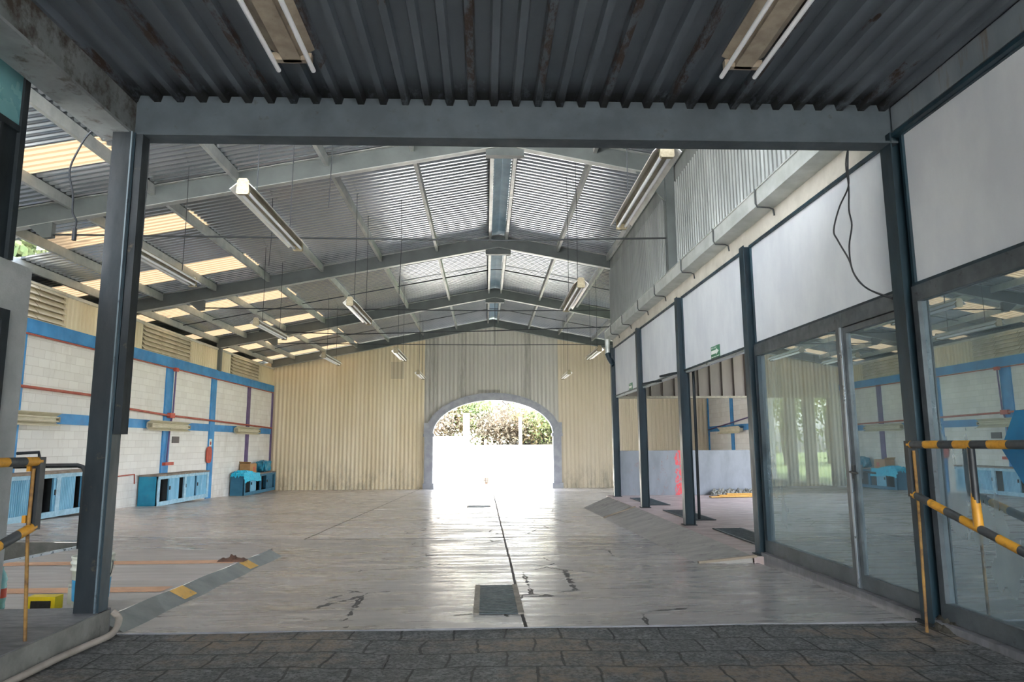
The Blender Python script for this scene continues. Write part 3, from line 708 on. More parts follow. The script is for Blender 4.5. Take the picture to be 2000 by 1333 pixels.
# tie rods and sag rods
for i, y in enumerate(FR[:3]):
    m2 = MB(); xr = 3.58 if i == 0 else 11.1
    m2.tube([(-8.3, y, 5.5), (RX, y, 5.43), (xr, y, 5.5)], .018, 6)
    t_ = m2.build('tie_rod', M['rod']); tag(t_, 'dark horizontal tie rod across the hall at the %s roof frame' % FN[i], 'tie rod', 'tie rods of the roof frames')
m2 = MB(); m2.tube([(RX, 27.5, 5.43), (RX, 27.5, rb(RX)-.2)], .012, 6); tag(m2.build('hanger_rod', M['rod']), 'thin vertical rod from the third frame ridge down to its tie rod', 'rod')
for y, nm in ((24.0, 'between the second and third frames'), (31.2, 'close to the back wall')):
    m2 = MB(); m2.tube([(x, y, rz(x)-.13) for x in (-10.4, -6.4, -3.1, .2, .6, 2.15, 5.3)], .016, 6)
    tag(m2.build('sag_rod', M['rod']), 'thin sag rod following the roof slopes %s' % nm, 'rod', 'sag rods linking the purlins')
m2 = MB(); m2.tube([(-8.2, 25.2, 5.62), (-5, 25.2, 5.5), (0, 25.2, 5.62), (6, 25.2, 5.83)], .02, 6)
tag(m2.build('overhead_cable', M['wire']), 'black overhead cable crossing the hall behind the second frame', 'cable')
# ------------------------------------------------------------------ canopy over the drive
mb = MB(); x = -3.42; z0, z1 = 4.54, 4.60
pr = []
k = 0; xx = -3.52
while xx < 3.9:          # rib at xx (low), pan between ribs (high)
    pr += [(xx-.028, z0), (xx+.028, z0), (xx+.045, z1), (xx+.155, z1)]; xx += .2
for i in range(len(pr)-1):
    (a, za), (b_, zb) = pr[i], pr[i+1]
    mb.face([(a, -8.0, za+.0), (b_, -8.0, zb), (b_, 5.98, zb), (a, 5.98, za)])
struct('ceiling_canopy', mb, M['deck'])
mb = MB(); mb.box(-3.6, 4.0, -8, 5.98, 4.63, 4.68); struct('roof_canopy_top', mb, M['extwall'])
def ibeam(name, label, x0, x1, y, z0, z1, m, fw=.15):
    o = thing(name, label, 'beam', ((x0+x1)/2, y, z0), None)
    m2 = MB(); m2.box(x0, x1, y-.03, y+.03, z0+.02, z1); m2.build('web', m, o)
    m2 = MB(); m2.box(x0, x1, y-.1, y+.08, z0, z0+.018); m2.build('bottom_flange', m, o)
    return o
ibeam('canopy_beam', 'long grey steel beam across the front edge of the rusty ribbed canopy', -3.1, 3.765, 5.96, 4.20, 4.615, M['beam'])
o = thing('canopy_beam', 'stained grey canopy beam running toward the viewer above the right fascia board', 'beam', (3.8, 3, 4.3))
m2 = MB(); m2.box(3.745, 3.86, -8, 5.9, 4.33, 4.56); m2.build('web', mat('stained_beam', '7d868c', '6a737a', 2, (1,1,.3), rough=(.4,.6), dirt='6a5640', dlo=.55, dhi=.7, dscale=5, dstretch=(1,1,.15)), o)
m2 = MB(); m2.box(3.725, 3.88, -8, 5.9, 4.27, 4.305); m2.build('bottom_angle', M['post'], o)
o = thing('canopy_beam', 'peeling grey canopy beam running toward the viewer above the left post', 'beam', (-3.25, 3, 4.22))
m2 = MB(); m2.box(-3.24, -3.12, -8, 5.98, 4.24, 4.57)
m2.build('web', mat('peeling_beam', '7c8180', '656b6a', 2, rough=(.45,.65), dirt='3a3128', dlo=.48, dhi=.62, dscale=4, bump=.3, bscale=14), o)
m2 = MB(); m2.box(-3.42, -3.1, -8, 5.98, 4.215, 4.24)
m2.build('bottom_flange', mat('peeling_flange', '8f9596', '6f7473', 1.5, rough=(.3,.5), dirt='43382c', dlo=.53, dhi=.66, dscale=5), o)

# ------------------------------------------------------------------ posts
o = thing('steel_post', 'dark peeling steel post at the left front corner, standing on the kerb', 'post', (-3.16, 5.9, 0))
m2 = MB(); m2.box(-3.24, -3.075, 5.84, 5.99, .2, 4.22); m2.build('column', M['post_dark'], o)
m2 = MB(); m2.box(-3.074, -3.05, 5.85, 5.99, -.02, 4.215); m2.build('flange', M['post'], o)
m2 = MB(); m2.box(-3.078, -3.066, 5.828, 5.85, -.02, 4.215); m2.build('edge_strip', mat('worn_flange', '77868e', '4d5b63', 3, (1,1,.3), rough=(.3,.45), dirt='25313a', dlo=.55, dhi=.65, dscale=6), o)
m2 = MB(); m2.box(-3.044, -2.985, 5.85, 5.97, 1.6, 4.2); m2.build('channel', M['post_dark'], o)
PY = [5.95, 9.6, 13.1, 16.7, 20.2]
plab = ['nearest dark steel post of the right row, between the glass door and the near window', 'second dark steel post of the right row, at the far end of the glass front', 'third dark steel post of the right row, standing beside a thin pole', 'fourth dark steel post of the right row, beside the ridged ramp', 'farthest dark steel post of the right row, under the gutter downpipe']
for i, y in enumerate(PY):
    o = thing('steel_post', plab[i], 'post', (3.78, y, 0), 'steel posts along the right side')
    zt_ = 4.3
    m2 = MB(); m2.box(3.69, 3.703, y-.09, y+.08, -.02, zt_); m2.box(3.865, 3.878, y-.09, y+.08, -.02, zt_); m2.build('flange', M['post'], o)
    m2 = MB(); m2.box(3.703, 3.865, y-.01, y+.01, -.02, zt_); m2.build('web', M['post'], o)
    m2 = MB(); m2.box(3.66, 3.9, y-.12, y+.12, -.01, .012); m2.build('base_plate', M['post_dark'], o)

# ------------------------------------------------------------------ right front: boards, door, windows
bays = [(2.2, 5.86), (6.04, 9.51), (9.69, 13.01), (13.19, 16.61), (16.79, 20.11)]
blab = ['nearest white fascia board, under the stained canopy beam at the right edge', 'white fascia board above the glass door, with the black cables', 'white fascia board carrying the larger green arrow sign', 'white fascia board between the third and fourth right posts', 'farthest white fascia board, with the small green sign']
for i, (a, b) in enumerate(bays):
    o = thing('fascia_board', blab[i], 'board', (3.81, (a+b)/2, 2.87), 'white boards above the right openings')
    m2 = MB(); m2.box(3.80, 3.83, a, b, 2.88, 4.27); m2.build('board', M['panel'], o)
    m2 = MB(); m2.box(3.77, 3.84, a, b, 2.855, 2.885); m2.box(3.77, 3.84, a, b, 4.262, 4.30)
    m2.box(3.775, 3.84, a, a+.035, 2.885, 4.262); m2.box(3.775, 3.84, b-.035, b, 2.885, 4.262); m2.build('frame', M['post'], o)
    if i > 1:
        m2 = MB(); m2.box(3.79, 3.85, a+.05, b-.05, 2.815, 2.854); m2.build('bottom_channel', M['alu_light'], o)
mb = MB(); mb.box(3.79, 3.95, 6.0, 20.3, 4.3, 4.75); struct('trim_lintel', mb, M['cream'])
mb = MB(); mb.box(3.80, 3.95, -8, 2.2, -.1, 4.3); struct('wall_right_front', mb, M['panel'])
# header, glazing
def rect_frame(mb, x0, x1, ya, yb, za, zb, wl, wr, wb, wt):
    mb.box(x0, x1, ya, ya+wl, za, zb); mb.box(x0, x1, yb-wr, yb, za, zb)
    mb.box(x0, x1, ya+wl, yb-wr, za, za+wb); mb.box(x0, x1, ya+wl, yb-wr, zb-wt, zb)
w = thing('window_1', 'tall fixed glass pane beside the sliding door', None, (3.8, 8.3, 0)); w['kind'] = 'structure'
m2 = MB(); rect_frame(m2, 3.76, 3.83, 7.17, 9.5, .05, 2.855, .06, .06, .16, .16); m2.build('frame', M['alu'], w)
m2 = MB(); m2.box(3.75, 3.835, 9.38, 9.44, .21, 2.695); m2.build('jamb', M['post'], w)
m2 = MB(); m2.face([(3.80, 7.23, 2.695), (3.80, 9.44, 2.695), (3.80, 9.44, .21), (3.80, 7.23, .21)]); m2.build('pane', M['glass'], w)
d = thing('door_1', 'glass door with lever handle next to the nearest right post', None, (3.8, 6.6, 0)); d['kind'] = 'structure'
m2 = MB(); m2.box(3.755, 3.835, 6.04, 7.16, 2.70, 2.855); m2.box(3.75, 3.835, 7.09, 7.165, .05, 2.855); m2.build('frame', M['alu'], d)
lf = MB(); rect_frame(lf, 3.765, 3.815, 6.06, 7.085, .05, 2.69, .05, .055, .14, .06); lf = lf.build('leaf', M['alu'], d)
m2 = MB(); m2.face([(3.79, 6.11, 2.63), (3.79, 7.03, 2.63), (3.79, 7.03, .19), (3.79, 6.11, .19)]); m2.build('pane', M['glass'], d)
m2 = MB(); m2.box(3.745, 3.765, 7.035, 7.075, 1.13, 1.27); m2.tube([(3.755, 7.055, 1.2), (3.71, 7.05, 1.2), (3.705, 6.88, 1.195)], .011, 8); m2.build('handle', M['black'], d)
m2 = MB(); m2.box(3.742, 3.752, 7.1, 7.13, .05, 2.7); m2.build('bright_edge', M['alu_light'], d)
w = thing('window_2', 'near glass window behind the striped barrier', None, (3.8, 4.5, 0)); w['kind'] = 'structure'
m2 = MB(); rect_frame(m2, 3.76, 3.83, 2.2, 5.86, .05, 2.855, .06, .07, .14, .14); m2.build('frame', M['alu'], w)
m2 = MB(); m2.face([(3.80, 2.26, 2.715), (3.80, 5.79, 2.715), (3.80, 5.79, .19), (3.80, 2.26, .19)]); m2.build('pane', M['glass'], w)
mb = MB(); mb.box(3.70, 3.88, 2.2, 9.5, -.25, .045); struct('trim_sill', mb, M['slabtop'])
# sign plates
def exit_sign(y0, y1, z0, z1, label):
    o = thing('exit_sign', label, 'sign', (3.795, (y0+y1)/2, z0), 'green exit signs'); w_, h_ = y1-y0, z1-z0
    Q = lambda u, v, d: (3.798-d, y1-w_*u, z0+h_*v)
    m2 = MB(); m2.ext([(y0, z0), (y1, z0), (y1, z1), (y0, z1)], 'x', 3.792, 3.799); m2.build('plate', M['green'], o)
    m2 = MB(); m2.face([Q(u, v, .008) for u, v in ((.04,.36), (.04,.66), (.6,.66), (.6,.78), (.93,.51), (.6,.24), (.6,.36))]); m2.build('arrow', M['signw'], o)
    cu = bpy.data.curves.new('lettering', 'FONT'); cu.body = 'SALIDA'; cu.size = h_*.22; cu.extrude = .001
    t_ = bpy.data.objects.new('tmp', cu); COL.objects.link(t_); bpy.context.view_layer.update()
    me = bpy.data.meshes.new_from_object(t_.evaluated_get(bpy.context.evaluated_depsgraph_get())); bpy.data.objects.remove(t_)
    mxw = max(v.co.x for v in me.vertices); sc_ = w_*.62/mxw
    for v in me.vertices: v.co = (3.79-3.795-v.co.z*.2, y1-w_*.06-v.co.x*sc_-(y0+y1)/2, h_*.80+v.co.y*.85)
    me.materials.append(M['signw']); ob = bpy.data.objects.new('lettering', me); COL.objects.link(ob); ob.parent = o
    m2 = MB()
    for u0, u1 in ((.05, .3), (.33, .62), (.65, .95)): m2.face([Q(u0, .1, .008), Q(u1, .1, .008), Q(u1, .15, .008), Q(u0, .15, .008)])
    m2.build('small_print', M['signw'], o)
exit_sign(11.01, 11.44, 2.89, 3.09, 'larger green exit sign with white arrow on the fascia board past the glass front')
exit_sign(17.76, 18.19, 2.86, 3.06, 'small distant green exit sign on the farthest fascia board')
# blue decal on the near window
o = thing('window_decal', 'blue angular decal with white mark on the near window, right edge of the photo', 'decal', (3.797, 4.7, 1.2))
m2 = MB(); m2.ext([(5.03, 1.45), (4.855, 1.205), (4.2, 1.205), (4.2, 1.72), (4.86, 1.72)], 'x', 3.794, 3.798); m2.build('sticker', M['decalb'], o)
m2 = MB(); m2.ext([(4.815, 1.36), (4.55, 1.36), (4.55, 1.29), (4.765, 1.29)], 'x', 3.790, 3.7938); m2.build('white_mark', M['signw'], o)

# ------------------------------------------------------------------ clerestory, gutter
mb = MB(); corr(mb, 3.76, 5.9, 20.3, 4.8, 6.62, .13, .03, 8, -1); mb.face([(3.76, 20.3, 4.75), (3.80, 20.3, 4.75), (3.80, 20.3, 7.0), (3.76, 20.3, 7.0)])
mb.box(3.765, 3.80, 5.9, 20.3, 4.75, 7.0)
struct('wall_clerestory', mb, M['clere'])
for k, (y, w_) in enumerate(((13.45, .14),)):
    m2 = MB(); m2.tube([(3.70, y, 4.85), (3.70, y, 6.33), (3.74, y+.02, 6.38)], .035, 10); tag(m2.build('drain_pipe', M['louver']), 'pale vertical pipe beside the upper column of the front roof frame', 'pipe')
g = thing('rain_gutter', 'long box rain gutter under the corrugated wall along the right side', 'gutter', (3.66, 13, 4.55))
m2 = MB(); q = [(3.555, 4.79), (3.555, 4.575), (3.79, 4.555), (3.79, 4.565), (3.565, 4.585), (3.565, 4.79)]; m2.ext(q, 'y', 6.05, 20.35)
m2.box(3.54, 3.575, 6.05, 20.35, 4.785, 4.80); m2.box(3.555, 3.79, 20.34, 20.352, 4.56, 4.79); m2.build('trough', M['gutter'], g)
for y in (8.6, 10.3, 12.1, 14.1, 15.7, 17.6, 19.2):
    m2 = MB(); m2.tube([(3.535, y, 4.80), (3.535, y, 4.60), (3.56, y, 4.553), (3.72, y, 4.545), (3.765, y, 4.525), (3.775, y, 4.44)], .011, 6); m2.build('hanger', M['rod'], g)
dp = thing('downpipe', 'short bent downpipe from the gutter end to the farthest right post', 'pipe', (3.66, 20.25, 4.0))
m2 = MB(); m2.tube([(3.62, 20.27, 4.57), (3.62, 20.27, 4.1)], .075, 12); m2.build('drop', M['gutter'], dp)
m2 = MB(); m2.tube([(3.61, 20.26, 4.14), (3.66, 20.22, 3.98), (3.76, 20.12, 3.78)], .078, 12); m2.build('elbow', M['post'], dp)

# ------------------------------------------------------------------ side room behind the right openings
mb = MB(); mb.box(3.9, 8.3, 20.55, 20.7, -.3, 1.29); struct('wall_partition', mb, M['partition'])
mb = MB(); mb.box(8.0, 8.15, -8, 15.3, -.05, 4.8); mb.box(3.95, 8.0, -8.1, -8, -.05, 4.8); struct('wall_room', mb, M['grey_side'])
mb = MB(); zl = 3.9
k = 0; xx = 3.9
while xx < 11.3:
    mb.face([(xx, 20.6, 2.88), (xx+.30, 20.6, 2.88), (xx+.30, 20.6, 4.9), (xx, 20.6, 4.9)])
    mb.face([(xx+.30, 20.6, 2.88), (xx+.33, 20.53, 2.88), (xx+.33, 20.53, 4.9), (xx+.30, 20.6, 4.9)])
    mb.face([(xx+.33, 20.53, 2.88), (xx+.36, 20.6, 2.88), (xx+.36, 20.6, 4.9), (xx+.33, 20.53, 4.9)]); xx += .36
struct('wall_header', mb, M['grey_side'])
mb = MB(); mb.box(3.9, 11.3, 20.5, 20.68, 2.83, 2.89); struct('trim_header', mb, M['edge'])
mb = MB(); mb.box(3.97, 11.6, -8, 20.6, 4.80, 4.9); struct('ceiling_side', mb, M['grey_side'])
for k, (y0, y1) in enumerate([(10.35, 12.45), (13.8, 15.9), (17.2, 19.5)]):
    g = thing('floor_grating', 'dark steel floor grating on the pink platform, %s' % ['beside the second right post', 'between the third and fourth right posts', 'between the fourth and farthest right posts'][k], 'grating', (4.25, (y0+y1)/2, 0), 'gratings in the side platform')
    m2 = MB(); m2.box(4.02, 4.5, y0, y1, .001, .006); m2.build('backing', M['hole'], g)
    m2 = MB(); n = int((y1-y0)/.06)
    for q in range(n): yy = y0+(y1-y0)*(q+.5)/n; m2.box(4.04, 4.48, yy-.011, yy+.011, .006, .016)
    m2.build('bars', M['grate'], g)
    m2 = MB(); rect = (4.02, 4.5); m2.box(4.0, 4.035, y0, y1, .002, .018); m2.box(4.485, 4.52, y0, y1, .002, .018); m2.build('edging', M['grate'], g)
mb = MB(); mb.tube([(3.97, 13.06, 2.9), (3.98, 13.1, 1.5), (3.99, 13.15, .1)], .028, 8)
tag(mb.build('standpipe', M['post_dark']), 'thin dark vertical pipe standing just behind the third right post', 'pipe')
rr = random.Random(5)
for k in range(3):
    m2 = MB(); x0 = 6.2+k*.28; yy = 19.35+k*.16; m2.bar((x0, yy, .03+.028*k), (x0+1.9, yy+.22-.1*k, .03+.028*k), .16, .026)
    tag(m2.build('wooden_board', M['board']), ['long yellow board lying flat on the pink platform, lowest of three', 'long yellow board on the pink platform, middle of three', 'long yellow board on the pink platform, topmost of three'][k], 'board', 'yellow boards on the side platform')
mb = MB(); rr = random.Random(9); hh = [[rr.random() for _ in range(9)] for _ in range(34)]
mb.grid(lambda u, v: (6.5+1.6*u, 20.2+.33*v, .004+(.05+.16*hh[int(u*33)][int(v*8)])*math.sin(PI*min(1, v*.75+.02))*min(1, u*12)), 33, 8, False)
tag(mb.build('rubble_heap', M['rubble']), 'low heap of grey rubble along the foot of the flaking partition', 'rubble', None, 'stuff')
for k, (y0, y1, zz) in enumerate(((16.0, 14.6, 2.84), (14.4, 13.3, 2.86))):
    m2 = MB(); m2.bar((3.70, y0-.9, zz), (3.80, y0-1.25, zz-.01), .05, .04); m2.bar((3.60, y0-.3, zz+.0), (3.70, y0-.9, zz), .05, .04)
    tag(m2.build('awning_mount', M['post_dark']), ['dark bent metal arm under the third fascia board, farther of two', 'dark bent metal arm under the third fascia board, nearer of two'][k], 'bracket')
# right wall of the hall beyond the partition, garden side open
mb = MB(); mb.box(11.2, 11.4, 27.2, YB+.1, -.8, 5.4); struct('wall_right', mb, M['block'])
m2 = MB(); m2.box(11.165, 11.22, 27.2, YB, 2.05, 2.31); struct('trim_9', m2, M['blue'])
m2 = MB(); m2.box(11.16, 11.22, 31.1, 31.45, -.7, 5.4); struct('trim_10', m2, M['blue'])
m2 = MB(); m2.box(11.16, 11.22, 34.55, 34.69, -.7, 5.4); struct('trim_11', m2, M['blue'])
m2 = MB(); m2.tube([(11.12, 34.5, 2.15), (11.12, 31.0, 2.42), (11.12, 27.3, 2.72)], .03); tag(m2.build('wall_pipe', M['purple']), 'dark sloping pipe on the far right block wall seen between the posts', 'pipe')
f = thing('wall_light_fixture', 'cream fluorescent fixture on the far right block wall seen between posts', 'light fixture', (11.1, 31.2, 2.1))
m2 = MB(); m2.box(11.0, 11.16, 29.9, 32.5, 2.0, 2.14); m2.build('body', M['walllamp'], f)
for dz in (-1, 1): m2 = MB(); m2.bar((10.97, 29.8, 2.07+.1*dz), (10.97, 32.6, 2.07+.1*dz), .14, .02, (1,0,dz)); m2.build('reflector', M['walllamp'], f)
for k, y in enumerate((22.1, 23.9, 25.4)):
    m2 = MB(); m2.box(11.1, 11.4, y-.16, y+.16, -.6, 4.9); tag(m2.build('garden_post', M['curb']), 'grey post by the lawn seen dimly through the glass, %s' % ['nearest', 'middle', 'farthest'][k], 'post', 'posts on the garden side')
mb = MB(); mb.box(11.05, 11.45, 3, 27.2, -.6, .12); struct('trim_garden_kerb', mb, M['curb'])
mb = MB(); mb.face([(11.45, -6, -.02), (80, -6, .2), (80, 100, .2), (11.45, 100, -.1)]); tag(mb.build('garden_lawn', M['lawn']), 'sunlit lawn outside the open right side', 'lawn', None, 'stuff')
# ------------------------------------------------------------------ hanging fluorescent fixtures
def fixture(loc, label, group):
    f = thing('hanging_light_fixture', label, 'light fixture', loc, group); L = 1.25; c = Vector(loc)
    def at(x, z): return (c.x+x, c.z+z)
    m2 = MB(); m2.ext([at(*q) for q in ((-.052, .125), (.052, .125), (.06, .03), (-.06, .03))], 'y', c.y-L+.03, c.y+L-.03); m2.build('body', M['fixbody'], f)
    for s in (-1, 1):
        m2 = MB(); m2.ext([at(*q) for q in ((s*.056, .095), (s*.150, .012), (s*.154, .017), (s*.060, .102))], 'y', c.y-L, c.y+L); m2.build('reflector', M['wingm'], f)
        m2 = MB(); m2.tube([(c.x+s*.048, c.y-L+.05, c.z-.008), (c.x+s*.048, c.y+L-.05, c.z-.008)], .019, 12); m2.build('tube', M['tube'], f)
    for yy in (c.y-L, c.y+L-.05):
        m2 = MB(); m2.ext([at(*q) for q in ((-.045, .15), (.045, .15), (.068, .12), (.075, -.03), (.06, -.045), (-.06, -.045), (-.075, -.03), (-.068, .12))], 'y', yy, yy+.05); m2.build('end_cap', M['cap'], f)
    return f
FX = [((-2.88, 9.25, 4.5), 'near hanging twin tube fixture left of the ridge, just behind the front roof beam'),
      ((-2.9, 15.95, 4.5), 'hanging twin tube fixture of the inner left row, between first and second roof frames'),
      ((-2.9, 23.7, 4.5), 'hanging twin tube fixture of the inner left row, above the arch left shoulder'),
      ((-2.85, 30.7, 4.5), 'farthest hanging twin tube fixture left of the arch'),
      ((-5.5, 11.75, 4.5), 'hanging twin tube fixture of the outer left row, beside the near post'),
      ((-5.69, 18.45, 4.5), 'hanging twin tube fixture of the outer left row, second from the near post'),
      ((-5.52, 25.0, 4.5), 'hanging twin tube fixture of the outer left row, nearest the back wall'),
      ((1.9, 8.06, 4.5), 'near hanging twin tube fixture right of the ridge, by the upper column'),
      ((1.83, 14.15, 4.5), 'hanging twin tube fixture right of the ridge, second from the viewer'),
      ((3.70, 23.4, 4.5), 'hanging twin tube fixture next to the gutter downpipe'),
      ((3.6, 30.85, 4.5), 'farthest hanging twin tube fixture right of the arch')]
proto = None
for i, (loc, lab) in enumerate(FX):
    if proto is None: proto = fixture(loc, lab, 'hanging twin tube fixtures'); f = proto
    else: f = dup(proto, loc, lab, skip=('hanger',))
    for yy in (-.75, .75):
        ztop = rz(loc[0])-.05
        pts = [(loc[0], loc[1]+yy, loc[2]+.12), (loc[0]+.01, loc[1]+yy, (loc[2]+ztop)/2), (loc[0], loc[1]+yy, ztop)]
        m2 = MB(); m2.tube(pts, .007, 5); m2.build('hanger', M['wire'], f)
for k, (x, y, z0) in enumerate([(-5.05, 9.5, 5.4), (-2.45, 10.6, 5.2), (-4.6, 14.6, 5.3), (-2.0, 16.0, 5.0)]):
    m2 = MB(); m2.tube([(x, y, rz(x)-.05), (x+.02, y, (rz(x)+z0)/2), (x-.02, y+.02, z0)], .008, 5)
    tag(m2.build('hanging_wire', M['wire']), 'thin loose wire hanging from the left roof slope, %s' % ['leftmost', 'beside the near inner fixture', 'above the amber strips', 'between the inner row fixtures'][k], 'wire', 'loose wires under the roof')
def canopy_fixture(x, label):
    f = thing('canopy_light_fixture', label, 'light fixture', (x, 3.9, 4.45), 'canopy tube fixtures')
    y0, y1 = 2.65, 5.1
    m2 = MB(); m2.ext([(x-.06, 4.53), (x+.06, 4.53), (x+.07, 4.44), (x-.07, 4.44)], 'y', y0+.05, y1-.03); m2.build('body', M['ballast'], f)
    for s in (-1, 1):
        m2 = MB(); m2.ext([(x+s*.065, 4.47), (x+s*.17, 4.53), (x+s*.17, 4.536), (x+s*.065, 4.476)], 'y', y0+.05, y1-.06); m2.build('reflector', M['ballast'], f)
        m2 = MB(); m2.tube([(x+s*.135, y0, 4.425), (x+s*.135, y1+.06, 4.425)], .019, 12); m2.build('tube', M['tube'], f)
    m2 = MB(); m2.box(x-.15, x+.15, y1-.07, y1-.02, 4.44, 4.5); m2.build('end_plate', M['ballast'], f)
canopy_fixture(-1.49, 'twin tube fixture under the canopy ceiling at upper left')
canopy_fixture(2.04, 'rusty twin tube fixture under the canopy ceiling at upper right')

# ------------------------------------------------------------------ cables
def curve(pts, n=5):
    """smooth polyline through the points"""
    P = [Vector(p) for p in pts]; out = []
    for i in range(len(P)-1):
        a, b, c, d = P[max(i-1, 0)], P[i], P[i+1], P[min(i+2, len(P)-1)]
        for k in range(n):
            t = k/n; out.append(.5*((2*b)+(c-a)*t+(2*a-5*b+4*c-d)*t*t+(3*b-a-3*c+d)*t**3))
    return out+[P[-1]]
W1 = [(3.43, 6.1, 4.28), (3.41, 6.1, 4.05), (3.40, 6.1, 3.87), (3.30, 6.1, 3.67), (3.23, 6.1, 3.45), (3.26, 6.1, 3.35), (3.35, 6.1, 3.17), (3.39, 6.1, 3.03), (3.48, 6.1, 2.91), (3.60, 6.1, 2.85), (3.74, 6.06, 2.79)]
W2 = [(3.44, 6.11, 4.28), (3.40, 6.11, 4.1), (3.41, 6.11, 3.87), (3.395, 6.11, 3.65), (3.41, 6.11, 3.5), (3.37, 6.11, 3.3), (3.375, 6.11, 3.1), (3.43, 6.11, 2.97), (3.52, 6.11, 2.89), (3.64, 6.1, 2.83), (3.74, 6.07, 2.785)]
for p, l in ((W1, 'black cable with a wide loop hanging in front of the right fascia board'), (W2, 'straighter black cable hanging beside the looped one, by the right fascia board')):
    m2 = MB(); m2.tube(curve(p), .0075, 6); tag(m2.build('hanging_cable', M['wire']), l, 'cable')
o = thing('hanging_cable', 'black cable with small socket dangling left of the left post', 'cable', (-3.73, 6.3, 4.5))
m2 = MB(); m2.tube(curve([(-3.42, 6.2, 4.56), (-3.7, 6.3, 4.42), (-3.79, 6.3, 4.26), (-3.86, 6.3, 4.04), (-3.81, 6.3, 3.81), (-3.80, 6.3, 3.64), (-3.76, 6.3, 3.56), (-3.765, 6.3, 3.48)]), .009, 6); m2.build('wire', M['wire'], o)
m2 = MB(); m2.tube([(-3.765, 6.3, 3.48), (-3.765, 6.3, 3.37)], .02, 8); m2.build('socket', M['wire'], o)

# ------------------------------------------------------------------ left booth wall
mb = MB(); mb.box(-3.95, -3.6, -8, 5.52, .2, 2.9); struct('wall_booth', mb, M['pier'])
o = thing('booth_window', 'dark framed opening in the grey booth wall at the left edge', 'window', (-3.6, 4.6, 1.9))
m2 = MB(); rect_frame(m2, -3.61, -3.575, 3.6, 5.28, 1.05, 2.52, .06, .08, .08, .08); m2.build('frame', M['post_dark'], o)
m2 = MB(); m2.box(-3.605, -3.59, 3.66, 5.2, 1.13, 2.44); m2.build('pane', M['hole'], o)
o = thing('booth_glazing', 'teal glazed panel over a dark steel panel on top of the grey booth wall', 'window', (-3.6, 4.5, 2.9))
m2 = MB(); m2.box(-3.63, -3.6, -8, 5.2, 3.95, 4.6); m2.build('glazing', M['tealglass'], o)
m2 = MB(); m2.box(-3.66, -3.58, 5.2, 5.26, 2.9, 4.6); m2.box(-3.65, -3.585, -8, 5.2, 3.9, 3.95); m2.build('frame', M['post_dark'], o)
m2 = MB(); m2.box(-3.64, -3.61, -8, 5.2, 2.9, 3.9); m2.box(-3.61, -3.59, 5.0, 5.03, 2.9, 3.9); m2.box(-3.61, -3.59, 4.8, 4.83, 2.9, 3.9); m2.build('steel_panel', M['post_dark'], o)
mb = MB(); mb.box(-11.4, -3.95, 5.3, 5.42, -.1, 4.6); struct('wall_front', mb, M['pier'])

mb = MB(); mb.ext([(1.8, 4.69), (3.9, 4.69), (3.9, rz(3.9)-.05), (1.8, rz(1.8)-.05)], 'y', 5.40, 5.46); struct('gable_light_block', mb, M['clere'])  # unseen sheet added to keep light off the near clerestory
# ------------------------------------------------------------------ striped swing barriers
def barrier(x, tip, zt_, zl, m, label, hinge, legx, sg):
    o = thing('swing_barrier', label, 'barrier', (x, tip, 0)); r = .032
    slope = (zl-.3)/(tip-hinge) if False else .257
    zb = lambda y: zl-slope*(tip-y)
    m2 = MB(); m2.tube([(x, tip, zt_), (x, hinge, zt_)], r, 14); m2.build('top_bar', m, o)
    m2 = MB(); m2.tube([(x, tip, zl), (x, hinge, zb(hinge))], r, 14); m2.build('brace', m, o)
    m2 = MB(); m2.bar((x, tip, zl-.02), (x, tip, zt_+.03), .06, .06, (0,1,0)); m2.build('end_post', M['black'], o)
    if sg > 0:
        m2 = MB(); m2.tube([(x, tip-.74, zb(tip-.74)), (x, tip-.74, zt_)], .026, 12); m2.build('mid_post', M['black'], o)
        m2 = MB(); m2.tube([(x, tip-.74, zb(tip-.74)+.012), (x, tip-.735, zb(tip-.74)+.2), (x, tip-.73, zb(tip-.74)+.36)], [.034, .03, .012], 12); m2.build('painted_foot', M['stripe_y'], o)
    m2 = MB(); m2.tube([(x-.0*sg, tip-.05, zt_-.05), (x, tip-.05, zl-.05), (legx, tip-.03, -.02 if sg > 0 else .0)], .012, 8); m2.build('drop_leg', M['rust'], o)
    m2 = MB(); m2.tube([(x, hinge, -.03), (x, hinge, zt_+.06)], .04, 12); m2.build('hinge_post', M['black'], o)
    return o
M['stripe_y'] = mat('barrier_yellow', 'd79a2c', 'b98226', 8, rough=(.45,.6))
barrier(3.55, 5.75, 1.478, 1.07, M['stripeR'], 'black and yellow striped swing barrier in front of the right window', 2.6, 3.54, 1)
lb = barrier(-3.15, 5.1, 1.40, .95, M['stripeL'], 'black and yellow striped swing barrier by the grey booth at left', 2.6, -3.1, -1)
m2 = MB(); m2.tube([(-3.32, 5.12, 1.455), (-3.17, 5.12, 1.462), (-3.15, 5.11, 1.40)], .011, 8); m2.build('handle', M['black'], lb)
for zz in (1.33, .98):
    m2 = MB(); m2.box(-3.20, -3.175, 5.05, 5.075, zz, zz+.05); m2.build('clip', M['stripe_y'], lb)

